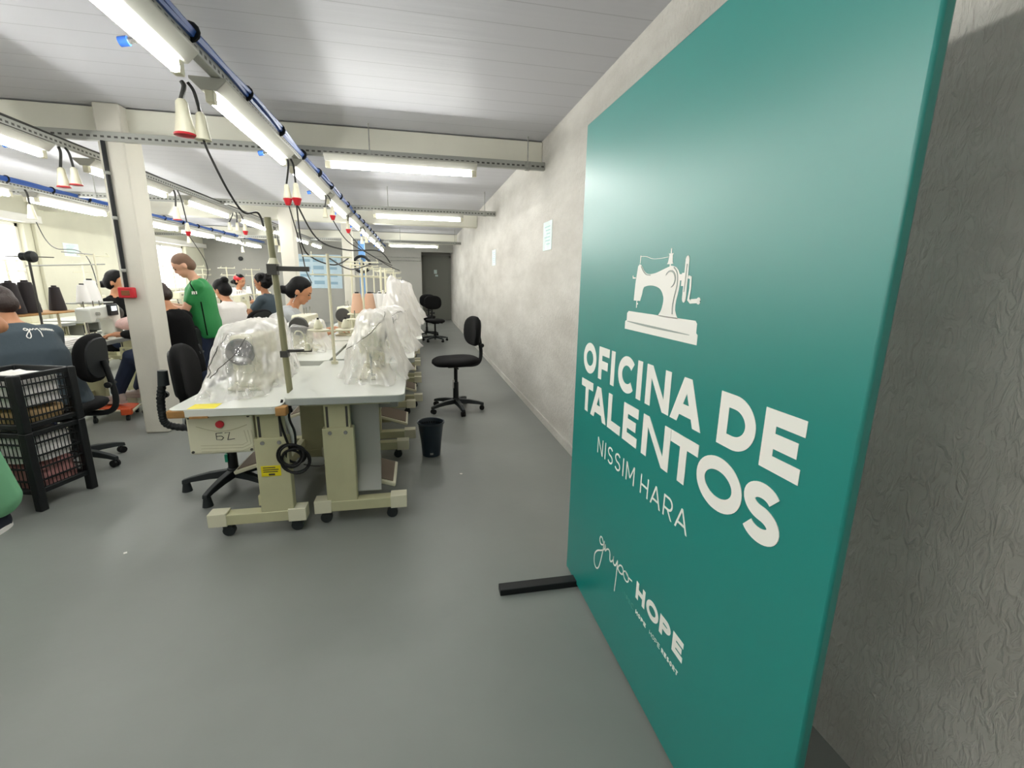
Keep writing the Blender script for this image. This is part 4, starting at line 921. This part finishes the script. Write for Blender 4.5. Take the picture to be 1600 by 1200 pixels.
# ------------------------------------------------------------------ chairs, bin, crates
def make_chair(label, loc, rz, hs=.50, hb=.84, seat_m='black_fabric', glide=False, base_rot=0, ribbed=False, tags=(), grp='black office chairs', bw=.20, bh=.155, col_m='black_plastic', sr=.215, bx=0):
    t = thing('office_chair', label, 'office chair', loc, rz, grp)
    # seat pad: rounded, slightly saddle-shaped
    rings = []
    for z, k in ((-.055, .80), (-.05, .93), (-.03, 1.0), (-.008, .985), (.004, .9), (.008, .55), (.004, .1)):
        rings.append([V(sr*k*abs(math.cos(a))**.8*(1 if math.cos(a) > 0 else -1), sr*k*abs(math.sin(a))**.8*(1 if math.sin(a) > 0 else -1), hs+z-(.02*(abs(math.cos(a))*k)**3 if math.cos(a) > 0 else -.012*(k**2)*abs(math.cos(a)))) for a in [2*PI*j/28 for j in range(28)]])
    MB().loft(rings).build('seat', seat_m, t, smooth=60)
    # back rest
    rings = []
    for x, k in ((.0, .86), (.012, .97), (.03, 1.0), (.05, .95), (.058, .8), (.06, .3)):
        rg = []
        for j in range(28):
            a = 2*PI*j/28; ex = .75
            u = bw*k*abs(math.cos(a))**ex*(1 if math.cos(a) > 0 else -1); v = bh*k*abs(math.sin(a))**ex*(1 if math.sin(a) > 0 else -1)
            rg.append(V(-.235+x+.09*(u/bw)**2*.35-.05*v, u, hb+v))
        rings.append(rg)
    bk = MB().loft(rings).build('backrest', seat_m, t, smooth=60)
    MB().loft([[V(v.x-.012, v.y*.93, hb+(v.z-hb)*.93) for v in rings[0]], [V(v.x+.004, v.y*.97, hb+(v.z-hb)*.97) for v in rings[0]]]).build('back_shell', 'black_plastic', bk)
    pts = spline([(-.05, 0, hs-.075), (-.2, 0, hs-.08), (-.265-bx, 0, hs-.05), (-.285-bx, 0, hs+.03), (-.275-bx, 0, hs+.15), (-.252-bx*.9, 0, hb-.02)], 7)
    r = (lambda q: .0215+.0016*math.sin(q*170)) if ribbed else .019
    if ribbed: pts = spline(pts, 4)
    bb = MB().tube(pts, r, 10).build('back_bar', 'black_plastic', t)
    MB().cyl((-.275-bx, -.05, hs+.13), (-.275-bx, .05, hs+.13), .012, n=10).lathe([(.0, .04), (.02, .04), (.022, .06), (.0, .065)], (-.275-bx, 0, hs+.13), 10, 'y').build('knob', 'black_plastic', bb)
    MB().box(-.12, .1, -.07, .07, hs-.085, hs-.052).cyl((.03, .07, hs-.07), (.03, .17, hs-.08), .007, n=8).build('mechanism', 'black_plastic', t, bevel=.006)
    MB().cyl((0, 0, .10), (0, 0, hs-.25), .03, .028, n=16).cyl((0, 0, hs-.26), (0, 0, hs-.07), .0195, n=12).build('gas_column', col_m, t)
    MB().cyl((0, 0, .075), (0, 0, .135), .045, .036, n=16).build('hub', 'char_plastic', t, bevel=.004)
    for k in range(5):
        a = base_rot+k*2*PI/5; d = V(math.cos(a), math.sin(a), 0); e = V(-math.sin(a), math.cos(a), 0)
        rg = []
        for q, z, wd, ht in ((.02, .125, .028, .05), (.14, .115, .024, .042), (.24, .095, .02, .032), (.295, .078, .018, .026)):
            c = d*q+V(0, 0, z); rg.append([c+e*wd-V(0, 0, ht), c+e*wd*.8, c-e*wd*.8, c-e*wd-V(0, 0, ht)])
        lg = MB().loft(rg).build('leg', 'char_plastic', t, bevel=.004)
        c = d*.275
        if glide: MB().cyl((c.x, c.y, .0), (c.x, c.y, .06), .03, .02, n=12).build('glide', 'char_plastic', lg)
        else:
            m = MB()
            for s_ in (-.012, .012): m.cyl(c+e*(s_-.008)+V(0, 0, .026), c+e*(s_+.008)+V(0, 0, .026), .026, n=12)
            m.cyl((c.x, c.y, .03), (c.x, c.y, .065), .008, n=8); m.build('caster', 'black_rub', lg)
    return t
rc = make_chair('empty black office chair standing alone in the right-hand aisle', (.385, 4.72, 0), PI+.25, .555, .835, base_rot=.25, bw=.19, bh=.155, sr=.24)
bk = [c for c in rc.children if c.name.startswith('backrest')][0]
MB().box(-.254, -.244, -.10, -.02, .925, .955).build('worn_label', mat('tan_worn_label', '#8a7549', .8), bk)
MB().box(.017, .03, -.018, .012, .24, .33).build('worn_tape', 'fab_white', [c for c in rc.children if c.name.startswith('gas_column')][0])
lc = make_chair('black office chair with ribbed bar behind the nearest left-hand table', (-1.20, 3.10, 0), .10, .50, .77, base_rot=.62, glide=True, ribbed=True, bw=.17, bh=.18, bx=.06)
MB().cyl((-.315, 0, .70), (-.31, 0, .79), .03, .026, n=14).build('bar_cap', 'char_plastic', lc)
MB().box(-.034, -.018, -.036, -.0, .185, .235).build('green_tape', 'green_tag', [c for c in lc.children if c.name.startswith('gas_column')][0])
make_chair('black office chair the person in the slate shirt sits on', (-2.42, 3.66, 0), PI+.12, .46, .78, base_rot=.25, bw=.18, bh=.17)
make_chair('black office chair of the seated person in black behind the pillar', (-2.41, 5.10, 0), PI-.05, .47, .70, base_rot=.3, bw=.20, bh=.17)
make_chair('black office chair of the woman in the white shirt', (-2.08, 6.38, 0), PI-.5, .47, .80, base_rot=.5)
make_chair('black office chair of the woman in the dark shirt', (-2.08, 7.75, 0), PI-.2, .47, .78, base_rot=.5)
make_chair('black office chair the woman in light grey sits on', (-1.47, 5.08, 0), .15, .47, .76, base_rot=.2)
make_chair('nearer of two black office chairs far down the right-hand aisle', (.40, 10.4, 0), -PI/2+.2, .48, .85, base_rot=.4)
make_chair('farther black office chair half hidden behind the hoods in the aisle', (.24, 11.4, 0), -PI/2-.2, .48, .85, base_rot=.9)
b = thing('waste_bin', 'dark navy plastic waste bin on the floor beside the front tables', 'waste bin', (.085, 3.46, 0))
MB().lathe([(.062, .0), (.07, .004), (.092, .262), (.098, .275), (.106, .277), (.107, .268), (.101, .262), (.098, .255), (.066, .012), (.0, .012)], n=32).build('bucket', 'navy_plastic', b)
m = MB()
for k in range(30):
    a = 2*PI*k/30; T = Matrix.Rotation(a, 4, 'Z'); m.box(.0885, .0915, -.0045, .0045, .235, .25, T)
m.build('rim_hole', 'black_rub', b)
MB().box(-.012, .012, -.0745, -.071, .025, .04).build('bin_label', 'grey_metal', b)

def make_crate(label, loc, rz, zb, h, Lx, Ly, legs, fill):
    t = thing('plastic_crate', label, 'crate', loc, rz, 'stacked black plastic crates')
    for z in (zb, zb+h-.03):
        m = MB()
        for sy in (-1, 1): m.box(-Lx/2, Lx/2, sy*Ly/2-.012, sy*Ly/2+.012, z, z+.03)
        for sx in (-1, 1): m.box(sx*Lx/2-.012, sx*Lx/2+.012, -Ly/2, Ly/2, z, z+.03)
        if z == zb: m.box(-Lx/2, Lx/2, -Ly/2, Ly/2, zb, zb+.012)
        m.build('frame', 'black_plastic', t, bevel=.004)
    for sx in (-1, 1):
        for sy in (-1, 1):
            MB().box(sx*Lx/2-.022, sx*Lx/2+.022, sy*Ly/2-.022, sy*Ly/2+.022, zb-legs, zb+h).build('corner_post', 'black_plastic', t, bevel=.006)
    nb = 4
    for k in range(1, nb+1):
        z = zb+h*k/(nb+1); r = MB()
        for sy in (-1, 1): r.box(-Lx/2, Lx/2, sy*Ly/2-.006, sy*Ly/2+.006, z-.004, z+.004)
        for sx in (-1, 1): r.box(sx*Lx/2-.006, sx*Lx/2+.006, -Ly/2, Ly/2, z-.004, z+.004)
        r.build('side_bar', 'black_plastic', t)
    v = MB()
    for k in range(1, 14):
        x = -Lx/2+Lx*k/14
        for sy in (-1, 1): v.box(x-.0014, x+.0014, sy*Ly/2-.002, sy*Ly/2+.002, zb, zb+h)
    for k in range(1, 14):
        y = -Ly/2+Ly*k/14
        for sx in (-1, 1): v.box(sx*Lx/2-.002, sx*Lx/2+.002, y-.0014, y+.0014, zb, zb+h)
    v.build('side_lattice', 'black_plastic', t)
    return t
CR = (-2.30, 3.13); cz = -.28
make_crate('lower black plastic crate of the stack, standing on short feet, with pink garments', (CR[0], CR[1], 0), cz, .10, .37, .36, .30, .10, 0)
make_crate('upper black plastic crate of the stack, filled with white and beige garments', (CR[0], CR[1], 0), cz, .49, .31, .36, .30, .02, 0)
def heap(name, label, z0, z1, m_, seed, sx=.176, sy=.146, bump=.02):
    o = thing(name, label, 'garments', (CR[0], CR[1], z0), cz, 'garments in the crates'); m = MB(); n = 40; rings = []
    for i in range(14):
        f = i/13; k = 1 if f < .75 else math.cos((f-.75)/.25*PI/2*.97)
        rings.append([V(sx*k*abs(math.cos(a))**.6*(1 if math.cos(a) > 0 else -1), sy*k*abs(math.sin(a))**.6*(1 if math.sin(a) > 0 else -1), (z1-z0)*f) for a in [2*PI*j/n for j in range(n)]])
    m.loft(rings)
    for i, v in enumerate(m.v):
        q = noise.noise(v*16+V(seed, 0, 0))*bump; m.v[i] = V(v.x*(1+q*3-.06), v.y*(1+q*3-.06), max(.001, v.z+q*1.2*(v.z/(z1-z0))))
    m.build('cloth', m_, o, smooth=70); return o
heap('garment_heap', 'dusty pink garments in the bottom of the lower crate', .116, .27, 'fab_pink', 2.2)
heap('garment_heap', 'white garments on top in the lower crate', .275, .465, 'fab_white', 6.1)
heap('garment_heap', 'beige garments in the bottom of the upper crate', .505, .60, 'fab_mustard', 9.4)
heap('garment_heap', 'white garments on top in the upper crate', .605, .80, 'fab_white', 14.2)
for (x, y, s, lb) in ((.28, 3.05, .008, 'tiny white paper scrap on the floor of the right-hand aisle'), (-1.45, 2.37, .007, 'tiny white paper scrap on the floor before the nearest left table')):
    o = MB().box(-s, s, -s, s*1.2, 0, .002).build('paper_scrap', 'fab_white'); o.location = (x, y, .0005); o.rotation_euler.z = .5; tag(o, lb, 'paper scrap', 'paper scraps on the floor')

# ------------------------------------------------------------------ people
def remeshed(mb, name, m, parent, vox, it=4, world=False):
    """fuse overlapping volumes into one continuous skin"""
    me = bpy.data.meshes.new(name+'_volumes'); me.from_pydata([tuple(v) for v in mb.v], [], mb.f)
    bm = bmesh.new(); bm.from_mesh(me); bmesh.ops.recalc_face_normals(bm, faces=bm.faces); bm.to_mesh(me); bm.free()
    o = bpy.data.objects.new(name, me); COL.objects.link(o)
    r = o.modifiers.new('r', 'REMESH'); r.mode = 'VOXEL'; r.voxel_size = vox
    sm = o.modifiers.new('s', 'SMOOTH'); sm.factor = .5; sm.iterations = it
    dg = bpy.context.evaluated_depsgraph_get(); new = bpy.data.meshes.new_from_object(o.evaluated_get(dg)); new.name = name
    o.modifiers.clear(); o.data = new; new.materials.clear(); new.materials.append(M[m]); new.shade_smooth()
    bpy.data.meshes.remove(me)
    if parent: o.parent = parent
    return o
def ik(a, b, l1, l2, hint):
    d = b-a; L = d.length
    if L > (l1+l2)*.995: d = d*((l1+l2)*.995/L); L = d.length; b = a+d
    u = d/L; x = (l1*l1-l2*l2+L*L)/(2*L); h = math.sqrt(max(0, l1*l1-x*x))
    n = hint-u*hint.dot(u); n = n.normalized() if n.length > 1e-5 else frame(u)[0]
    return a+u*x+n*h, b
def person(label, loc, yaw, hip, hands, feet, lean=.1, headp=.3, heady=0, s=1.0, skin='skin_a', shirt='shirt_grey', sleeve=.55, pants='jeans', hair='hair_black', style='bun', fat=1.0, bust=True, elbow=V(-.4, .5, -.6), knee=V(1, 0, .3), twist=0, shoes='black_rub', detail=True, standing=False):
    """local frame: +x forward, +y the person's left, origin on the floor under the pelvis"""
    t = thing('person', label, 'person', loc, yaw)
    P0 = V(0, 0, hip)
    RL = Matrix.Rotation(twist, 3, 'Z') @ Matrix.Rotation(lean, 3, 'Y')
    def tp(x, y, z): return P0+RL @ (V(x, y, z)*s)
    nk = tp(.0, 0, .50)
    RH = Matrix.Rotation(twist+heady, 3, 'Z') @ Matrix.Rotation(headp, 3, 'Y')
    def hp(x, y, z): return nk+RH @ (V(x, y, z)*s)
    RLe, RHe = RL.to_4x4(), RH.to_4x4()
    def E(mb, c, r, R, n=16, m=11): mb.ell(c, tuple(q*s for q in r), n, m, R)
    body = MB()
    torso = [((0, 0, .02), (.12*fat, .165*fat, .12)), ((.015, 0, .16), (.115*fat, .15*fat, .14)), ((.005, 0, .33), (.112*fat, .158*(.6+.4*fat), .16))]
    if bust: torso += [((.085*fat, sy*.07, .315), (.065, .068, .065)) for sy in (-1, 1)]
    for c, r in torso: E(body, tp(*c), r, RLe)
    sh = {q: tp(0, q*.165, .435) for q in (1, -1)}
    body.caps(sh[1], sh[-1], .058*s, .058*s); body.caps(tp(0, .1, .44), tp(0, .02, .50), .045*s, .05*s); body.caps(tp(0, -.1, .44), tp(0, -.02, .50), .045*s, .05*s)
    body.caps(tp(0, 0, .44), hp(.012, 0, .10), .054*s, .05*s)
    # head
    E(body, hp(.015, 0, .205), (.098, .076, .098), RHe); E(body, hp(.045, 0, .135), (.062, .056, .068), RHe)
    E(body, hp(.075, 0, .092), (.026, .03, .022), RHe); E(body, hp(.112, 0, .158), (.017, .014, .022), RHe); E(body, hp(.105, 0, .178), (.010, .010, .03), RHe)
    E(body, hp(.095, 0, .205), (.016, .05, .012), RHe); E(body, hp(.098, 0, .118), (.012, .026, .013), RHe)
    for q in (1, -1): E(body, hp(.0, q*.079, .165), (.020, .009, .032), RHe)
    arms = {}; lh = .17*s
    for q in (1, -1):
        hq = Vector(hands[0 if q == 1 else 1]); e, wv = ik(sh[q], hq, .285*s, .245*s, V(elbow.x, elbow.y*q, elbow.z)); arms[q] = (e, wv)
        body.caps(sh[q], e, .049*s*(.5+.5*fat), .039*s); body.caps(e, wv, .039*s, .025*s)
        d = (wv-e).normalized(); d = (d+V(.25, 0, -.15)).normalized(); n = V(0, 0, -1); n = (n-d*n.dot(d)).normalized(); sd = d.cross(n)*q
        T = Matrix((tuple(d), tuple(sd), tuple(n))).transposed().to_4x4()
        body.ell(wv+d*.045*s, (.052*s, .037*s, .017*s), 14, 9, T)
        for k in range(4):
            b0 = wv+d*.085*s+sd*(.027-.018*k)*s; ln_ = (.036, .042, .039, .030)[k]*s
            b1 = b0+(d+n*.35).normalized()*ln_; b2 = b1+(d*.6+n*.9).normalized()*ln_*.85
            body.caps(b0, b1, .0092*s, .0085*s, 8); body.caps(b1, b2, .0085*s, .0072*s, 8)
        b0 = wv+d*.03*s+sd*.03*s; b1 = b0+(d*.7+sd*.6+n*.35).normalized()*.04*s; b2 = b1+(d*.9+n*.5).normalized()*.03*s
        body.caps(b0, b1, .0115*s, .0098*s, 8); body.caps(b1, b2, .0098*s, .008*s, 8)
    legs = {}
    for q in (1, -1):
        hj = P0+Matrix.Rotation(twist*.3, 3, 'Z') @ (V(0, q*.09, -.02)*s); f = Vector(feet[0 if q == 1 else 1]); an = f+V(-.03, 0, .085)
        k, an = ik(hj, an, .415*s, .41*s, knee+V(0, .1*q, 0)); legs[q] = (hj, k, an)
        body.caps(hj, k, .082*s*fat, .055*s); body.caps(k, an, .055*s, .036*s); body.caps(an+V(-.01, 0, -.045), an+V(.13, 0, -.06), .033*s, .026*s)
    bo = remeshed(body, 'body', skin, t, .0085 if detail else .011, 5)
    # shirt
    if shirt:
        g = MB(); k = .014*s
        rg = []
        for z, rx, ry, x in ((-.13, .128, .172, 0), (-.06, .138, .180, .003), (.04, .140, .178, .010), (.12, .134, .170, .014), (.20, .130, .168, .014), (.28, .130, .172, .010), (.36, .130, .182, .002), (.42, .118, .178, -.004), (.465, .088, .135, -.006), (.50, .066, .085, -.004), (.515, .055, .06, 0)):
            kx = fat if z < .3 else .6+.4*fat
            rg.append([tp(x+rx*kx*math.cos(a), ry*kx*math.sin(a), z) for a in [2*PI*j/28 for j in range(28)]])
        g.loft(rg)
        if bust:
            for sy in (-1, 1): E(g, tp(.087*fat, sy*.07, .31), (.078, .08, .08), RLe)
        g.caps(sh[1], sh[-1], .07*s, .07*s); g.caps(tp(-.005, .09, .445), tp(-.005, .045, .485), .05*s, .047*s); g.caps(tp(-.005, -.09, .445), tp(-.005, -.045, .485), .05*s, .047*s)
        for q in (1, -1):
            e, wv = arms[q]; f_ = min(1, sleeve/.5)
            en = sh[q]+(e-sh[q])*min(1, sleeve)
            g.caps(sh[q], en, .066*s*(.5+.5*fat), .058*s)
            if sleeve > 1: g.caps(e, e+(wv-e)*(sleeve-1), .056*s, .042*s)
        for i, v in enumerate(g.v): g.v[i] = v+V(1, 1, .4)*noise.noise(v*11+Vector(loc))*.010
        remeshed(g, 'shirt', shirt, t, .012, 3)
    if pants:
        g = MB(); g.ell(P0+V(0, 0, -.035)*s, (.128*fat*s, .17*fat*s, .115*s), 16, 11)
        for q in (1, -1):
            hj, k, an = legs[q]; g.caps(hj, k, .096*s*fat, .071*s*fat); wide = 2.15 if pants == 'mint' else 1
            g.caps(k, an+V(0, 0, .03 if wide == 1 else .10), .069*s*(1 if wide == 1 else 1.5), .055*s*wide)
        for i, v in enumerate(g.v): g.v[i] = v+V(1, 1, .4)*noise.noise(v*13+Vector(loc))*.010
        remeshed(g, 'trousers', pants, t, .012, 3)
    for q in (1, -1):
        an = legs[q][2]; g = MB(); x0 = an+V(-.055, 0, -.085)
        g.caps(an+V(-.02, 0, -.04), an+V(.14, 0, -.055), .043*s, .035*s); g.caps(an+V(-.02, 0, -.05), an+V(-.01, 0, -.0), .042*s, .044*s)
        so = remeshed(g, 'shoe', shoes, t, .010, 3)
        MB().loft([[V(an.x+.045+.115*math.cos(a), an.y+.043*math.sin(a), an.z-.085+zz) for a in [2*PI*j/20 for j in range(20)]] for zz in (.0, .022)]).build('sole', 'fab_white' if shoes == 'shoe_navy' else shoes, so)
    # hair
    g = MB()
    if style == 'short':
        E(g, hp(.004, 0, .222), (.100, .080, .092), RHe); E(g, hp(-.035, 0, .17), (.066, .073, .075), RHe)
        cut = (.085, .165)
    else:
        E(g, hp(.002, 0, .222), (.108, .089, .101), RHe); E(g, hp(-.04, 0, .17), (.078, .083, .09), RHe)
        cut = (.07, .15)
    # keep the face open
    if style == 'bun':
        E(g, hp(-.125, 0, .13), (.045, .045, .04), RHe); E(g, hp(-.155, .0, .12), (.028, .03, .03), RHe); g.caps(hp(-.08, 0, .16), hp(-.13, 0, .13), .04*s, .03*s)
    elif style == 'topbun': E(g, hp(-.09, 0, .27), (.05, .05, .045), RHe)
    elif style == 'curly':
        for k in range(26):
            a = k*2.4; z = .14+.14*((k*7) % 13)/13; E(g, hp(-.035+.075*math.cos(a)-.02, .085*math.sin(a), z), (.034, .034, .034), RHe, 8, 6)
    elif style == 'long':
        g.caps(hp(-.06, 0, .18), hp(-.08, 0, -.02), .075*s, .06*s); g.caps(hp(-.03, .05, .15), hp(-.06, .05, .0), .045*s, .04*s); g.caps(hp(-.03, -.05, .15), hp(-.06, -.05, .0), .045*s, .04*s)
    inv = (RHe.to_3x3()).inverted()
    for i, v in enumerate(g.v):
        q = (inv @ (v-nk))/s
        lim = .036 if q.z < .20 else .036+(q.z-.20)*.75
        if style == 'short': lim += .022
        if q.x > lim and q.z < .285: q.x = lim+(q.x-lim)*.05; g.v[i] = nk+RH @ (q*s)
    remeshed(g, 'hair', hair, t, .010, 2)
    m = MB()
    for q in (1, -1): E(m, hp(.099, q*.031, .182), (.009, .012, .0065), RHe, 10, 7)
    m.build('eyes', 'eye', t)
    m = MB()
    for q in (1, -1): m.caps(hp(.108, q*.015, .203), hp(.096, q*.05, .204), .0045*s, .0035*s, 6)
    m.build('eyebrows', hair, t)
    E_ = MB(); E(E_, hp(.1075, 0, .118), (.006, .023, .007), RHe, 12, 7); E_.build('lips', 'lip', t)
    return t, bo, tp, hp
M['shoe_navy'] = mat('navy_canvas', '#1c2130', .8)
M['shoe_pale'] = mat('pale_grey_canvas', '#b8aca6', .8)
# woman in light grey at the front pair of rows
g_, b_, tp, hp = person('woman in light grey shirt with low black bun, sewing at the front tables', (-1.37, 5.08, 0), .12, .53, [(.52, .10, .82), (.52, -.10, .82)], [(.36, .12, 0), (.36, -.12, 0)], lean=.22, headp=.45, s=1.06, skin='skin_a', shirt='shirt_grey', sleeve=.55, style='bun', fat=1.12)
MB().tube([hp(.0, -.088, .14), hp(.003, -.09, .11), hp(.003, -.09, .06)], .003, 6).build('earring', 'chrome', g_)
# man in green
g_, b_, tp, hp = person('standing man in a green jersey and dark trousers looking down at his hands', (-2.20, 5.45, 0), PI+.30, .835, [(.33, .04, 1.06), (.33, -.05, 1.06)], [(.02, .11, 0), (-.04, -.11, 0)], lean=.06, headp=.55, s=.95, skin='skin_b', shirt='shirt_green', sleeve=.62, style='short', hair='hair_grey', fat=1.16, bust=False, knee=V(1, 0, 0))
from mathutils.bvhtree import BVHTree
def shirt_tree(g):
    d = [c for c in g.children if c.name.startswith('shirt')][0].data
    return BVHTree.FromPolygons([v.co.copy() for v in d.vertices], [tuple(p.vertices) for p in d.polygons])
def trace(bvh, tp, pts, frm, r, mb):
    """pts: (a, b) pairs; frm(a, b) gives the ray's start and end"""
    out = []
    for a, b in pts:
        p, q = frm(a, b); h = bvh.ray_cast(p, (q-p).normalized())
        if h[0] is not None: out.append(h[0]+h[1]*.002)
    if len(out) > 1: mb.tube(out, r, 5)
bv = shirt_tree(g_); m = MB()
trace(bv, tp, [(-.01, .27-.02*k) for k in range(19)], lambda a, b: (tp(a, .6, b), tp(a, 0, b)), .006, m); m.build('side_stripe', 'shirt_black', g_)
m = MB(); trace(bv, tp, [(.055-.004*k, .48-.012*k) for k in range(12)], lambda a, b: (tp(a, .6, b), tp(a, 0, b)), .006, m); m.build('sleeve_stripe', 'shirt_black', g_)
m = MB()
for k in range(3): trace(bv, tp, [(.01+.016*k, .385), (.012+.016*k, .37), (.014+.016*k, .355)], lambda a, b: (tp(a, .6, b), tp(a, 0, b)), .007, m)
m.build('sleeve_print', 'letter', g_)
hc = thing('cloth_piece', 'white cloth strip hanging from the hands of the man in green', 'cloth', (-2.62, 5.30, .70))
MB().loft([[V(-.05+.02*math.sin(k*1.1), -.008, z), V(.05+.02*math.sin(k*1.1), -.008, z), V(.05+.02*math.sin(k*1.1), .008, z), V(-.05+.02*math.sin(k*1.1), .008, z)] for k, z in enumerate((0, .08, .16, .24, .32, .38))]).build('strip', 'fab_white', hc)
# seated person in black behind the pillar
person('person in black top and navy jeans seated behind the pillar', (-2.25, 5.02, 0), PI-.10, .53, [(.52, .12, .80), (.52, -.10, .80)], [(.60, .14, .14), (.56, -.10, .14)], lean=.12, headp=.5, s=.98, skin='skin_a', shirt='shirt_black', sleeve=1.5, style='short', hair='hair_brown', fat=1.1, bust=False, shoes='shoe_pale')
# woman in white
person('woman in white shirt with dark topknot seated in the middle row', (-2.24, 6.42, 0), PI-.55, .53, [(.48, .12, .82), (.48, -.10, .82)], [(.36, .12, 0), (.36, -.12, 0)], lean=.22, headp=.4, s=1.0, skin='skin_a', shirt='shirt_white', style='topbun', fat=1.22)
# woman in dark shirt
g_, b_, tp, hp = person('woman in dark slate shirt with curly black hair in the middle row', (-2.20, 7.75, 0), PI-.2, .56, [(.45, .12, .84), (.45, -.10, .84)], [(.36, .12, 0), (.36, -.12, 0)], lean=.1, headp=.2, s=1.05, skin='skin_c', shirt='shirt_slate', style='curly', fat=1.0)
# far person with the red head scarf
g_, b_, tp, hp = person('far person with red head scarf behind the machines of the middle row', (-3.74, 10.9, 0), -.3, .56, [(.42, .12, .84), (.42, -.10, .84)], [(.36, .12, 0), (.36, -.12, 0)], lean=.1, headp=.2, s=1.04, skin='skin_a', shirt='shirt_white', style='bun')
m = MB(); m.ell(hp(-.01, 0, .225), (.115, .098, .085), 16, 11, None)
remeshed(m, 'head_scarf', 'red', g_, .012, 2)
# woman facing right beyond the lit control panel
person('woman in black top looking right, half hidden by the pillar', (-3.70, 6.6, 0), .1, .56, [(.40, .12, .84), (.40, -.10, .84)], [(.36, .12, 0), (.36, -.12, 0)], lean=.12, headp=.15, s=1.04, skin='skin_a', shirt='shirt_black', sleeve=.9, style='bun', hair='hair_black')
# person in the slate shirt at the left edge
g_, b_, tp, hp = person('person in slate shirt with white script on the back, seated at the left edge', (-2.50, 3.62, 0), PI-.55, .53, [(.44, .14, .80), (.46, -.10, .80)], [(.34, .12, 0), (.36, -.12, 0)], lean=.42, headp=.55, s=1.0, skin='skin_a', shirt='shirt_slate', sleeve=.6, style='short', hair='hair_brown', fat=1.3)
bv = shirt_tree(g_)
def on_back(pts, r, mb):
    trace(bv, tp, [(u*.72+.065, .435+(v-.34)*.72) for u, v in pts], lambda u, v: (tp(-.6, -u, v), tp(0, -u, v)), r*.75, mb)
def s2(p, n=4): return [(q.x, q.y) for q in spline([(a, b, 0) for a, b in p], n)]
sg = MB()
on_back(s2([(-.085, .345), (-.10, .36), (-.115, .345), (-.10, .33), (-.085, .35), (-.09, .28), (-.11, .25), (-.125, .27), (-.10, .31), (-.075, .335), (-.068, .35), (-.06, .335), (-.045, .35), (-.035, .335), (-.02, .35), (-.01, .345)]), .004, sg)
on_back(s2([(-.015, .35), (-.012, .30), (-.015, .255)]), .004, sg)
sg.build('back_script', 'letter', g_)
sg = MB()
for k in range(4):
    u = .01+.03*k
    on_back([(u, .325), (u, .352)], .004, sg); on_back([(u+.016, .325), (u+.016, .352)], .004, sg); on_back([(u, .34), (u+.016, .34)], .003, sg)
sg.build('back_print', 'letter', g_)
# white person partly outside the frame
mp = person('person in wide mint trousers standing at the left picture edge', (-2.335, 2.70, 0), -PI/2, .90, [(.16, .20, 1.02), (.22, -.16, 1.0)], [(.0, .11, 0), (0, -.10, 0)], lean=.05, headp=.2, s=.97, skin='skin_a', shirt='shirt_white', sleeve=.55, pants='mint', style='short', hair='hair_brown', fat=1.05, knee=V(1, 0, 0), shoes='shoe_navy')
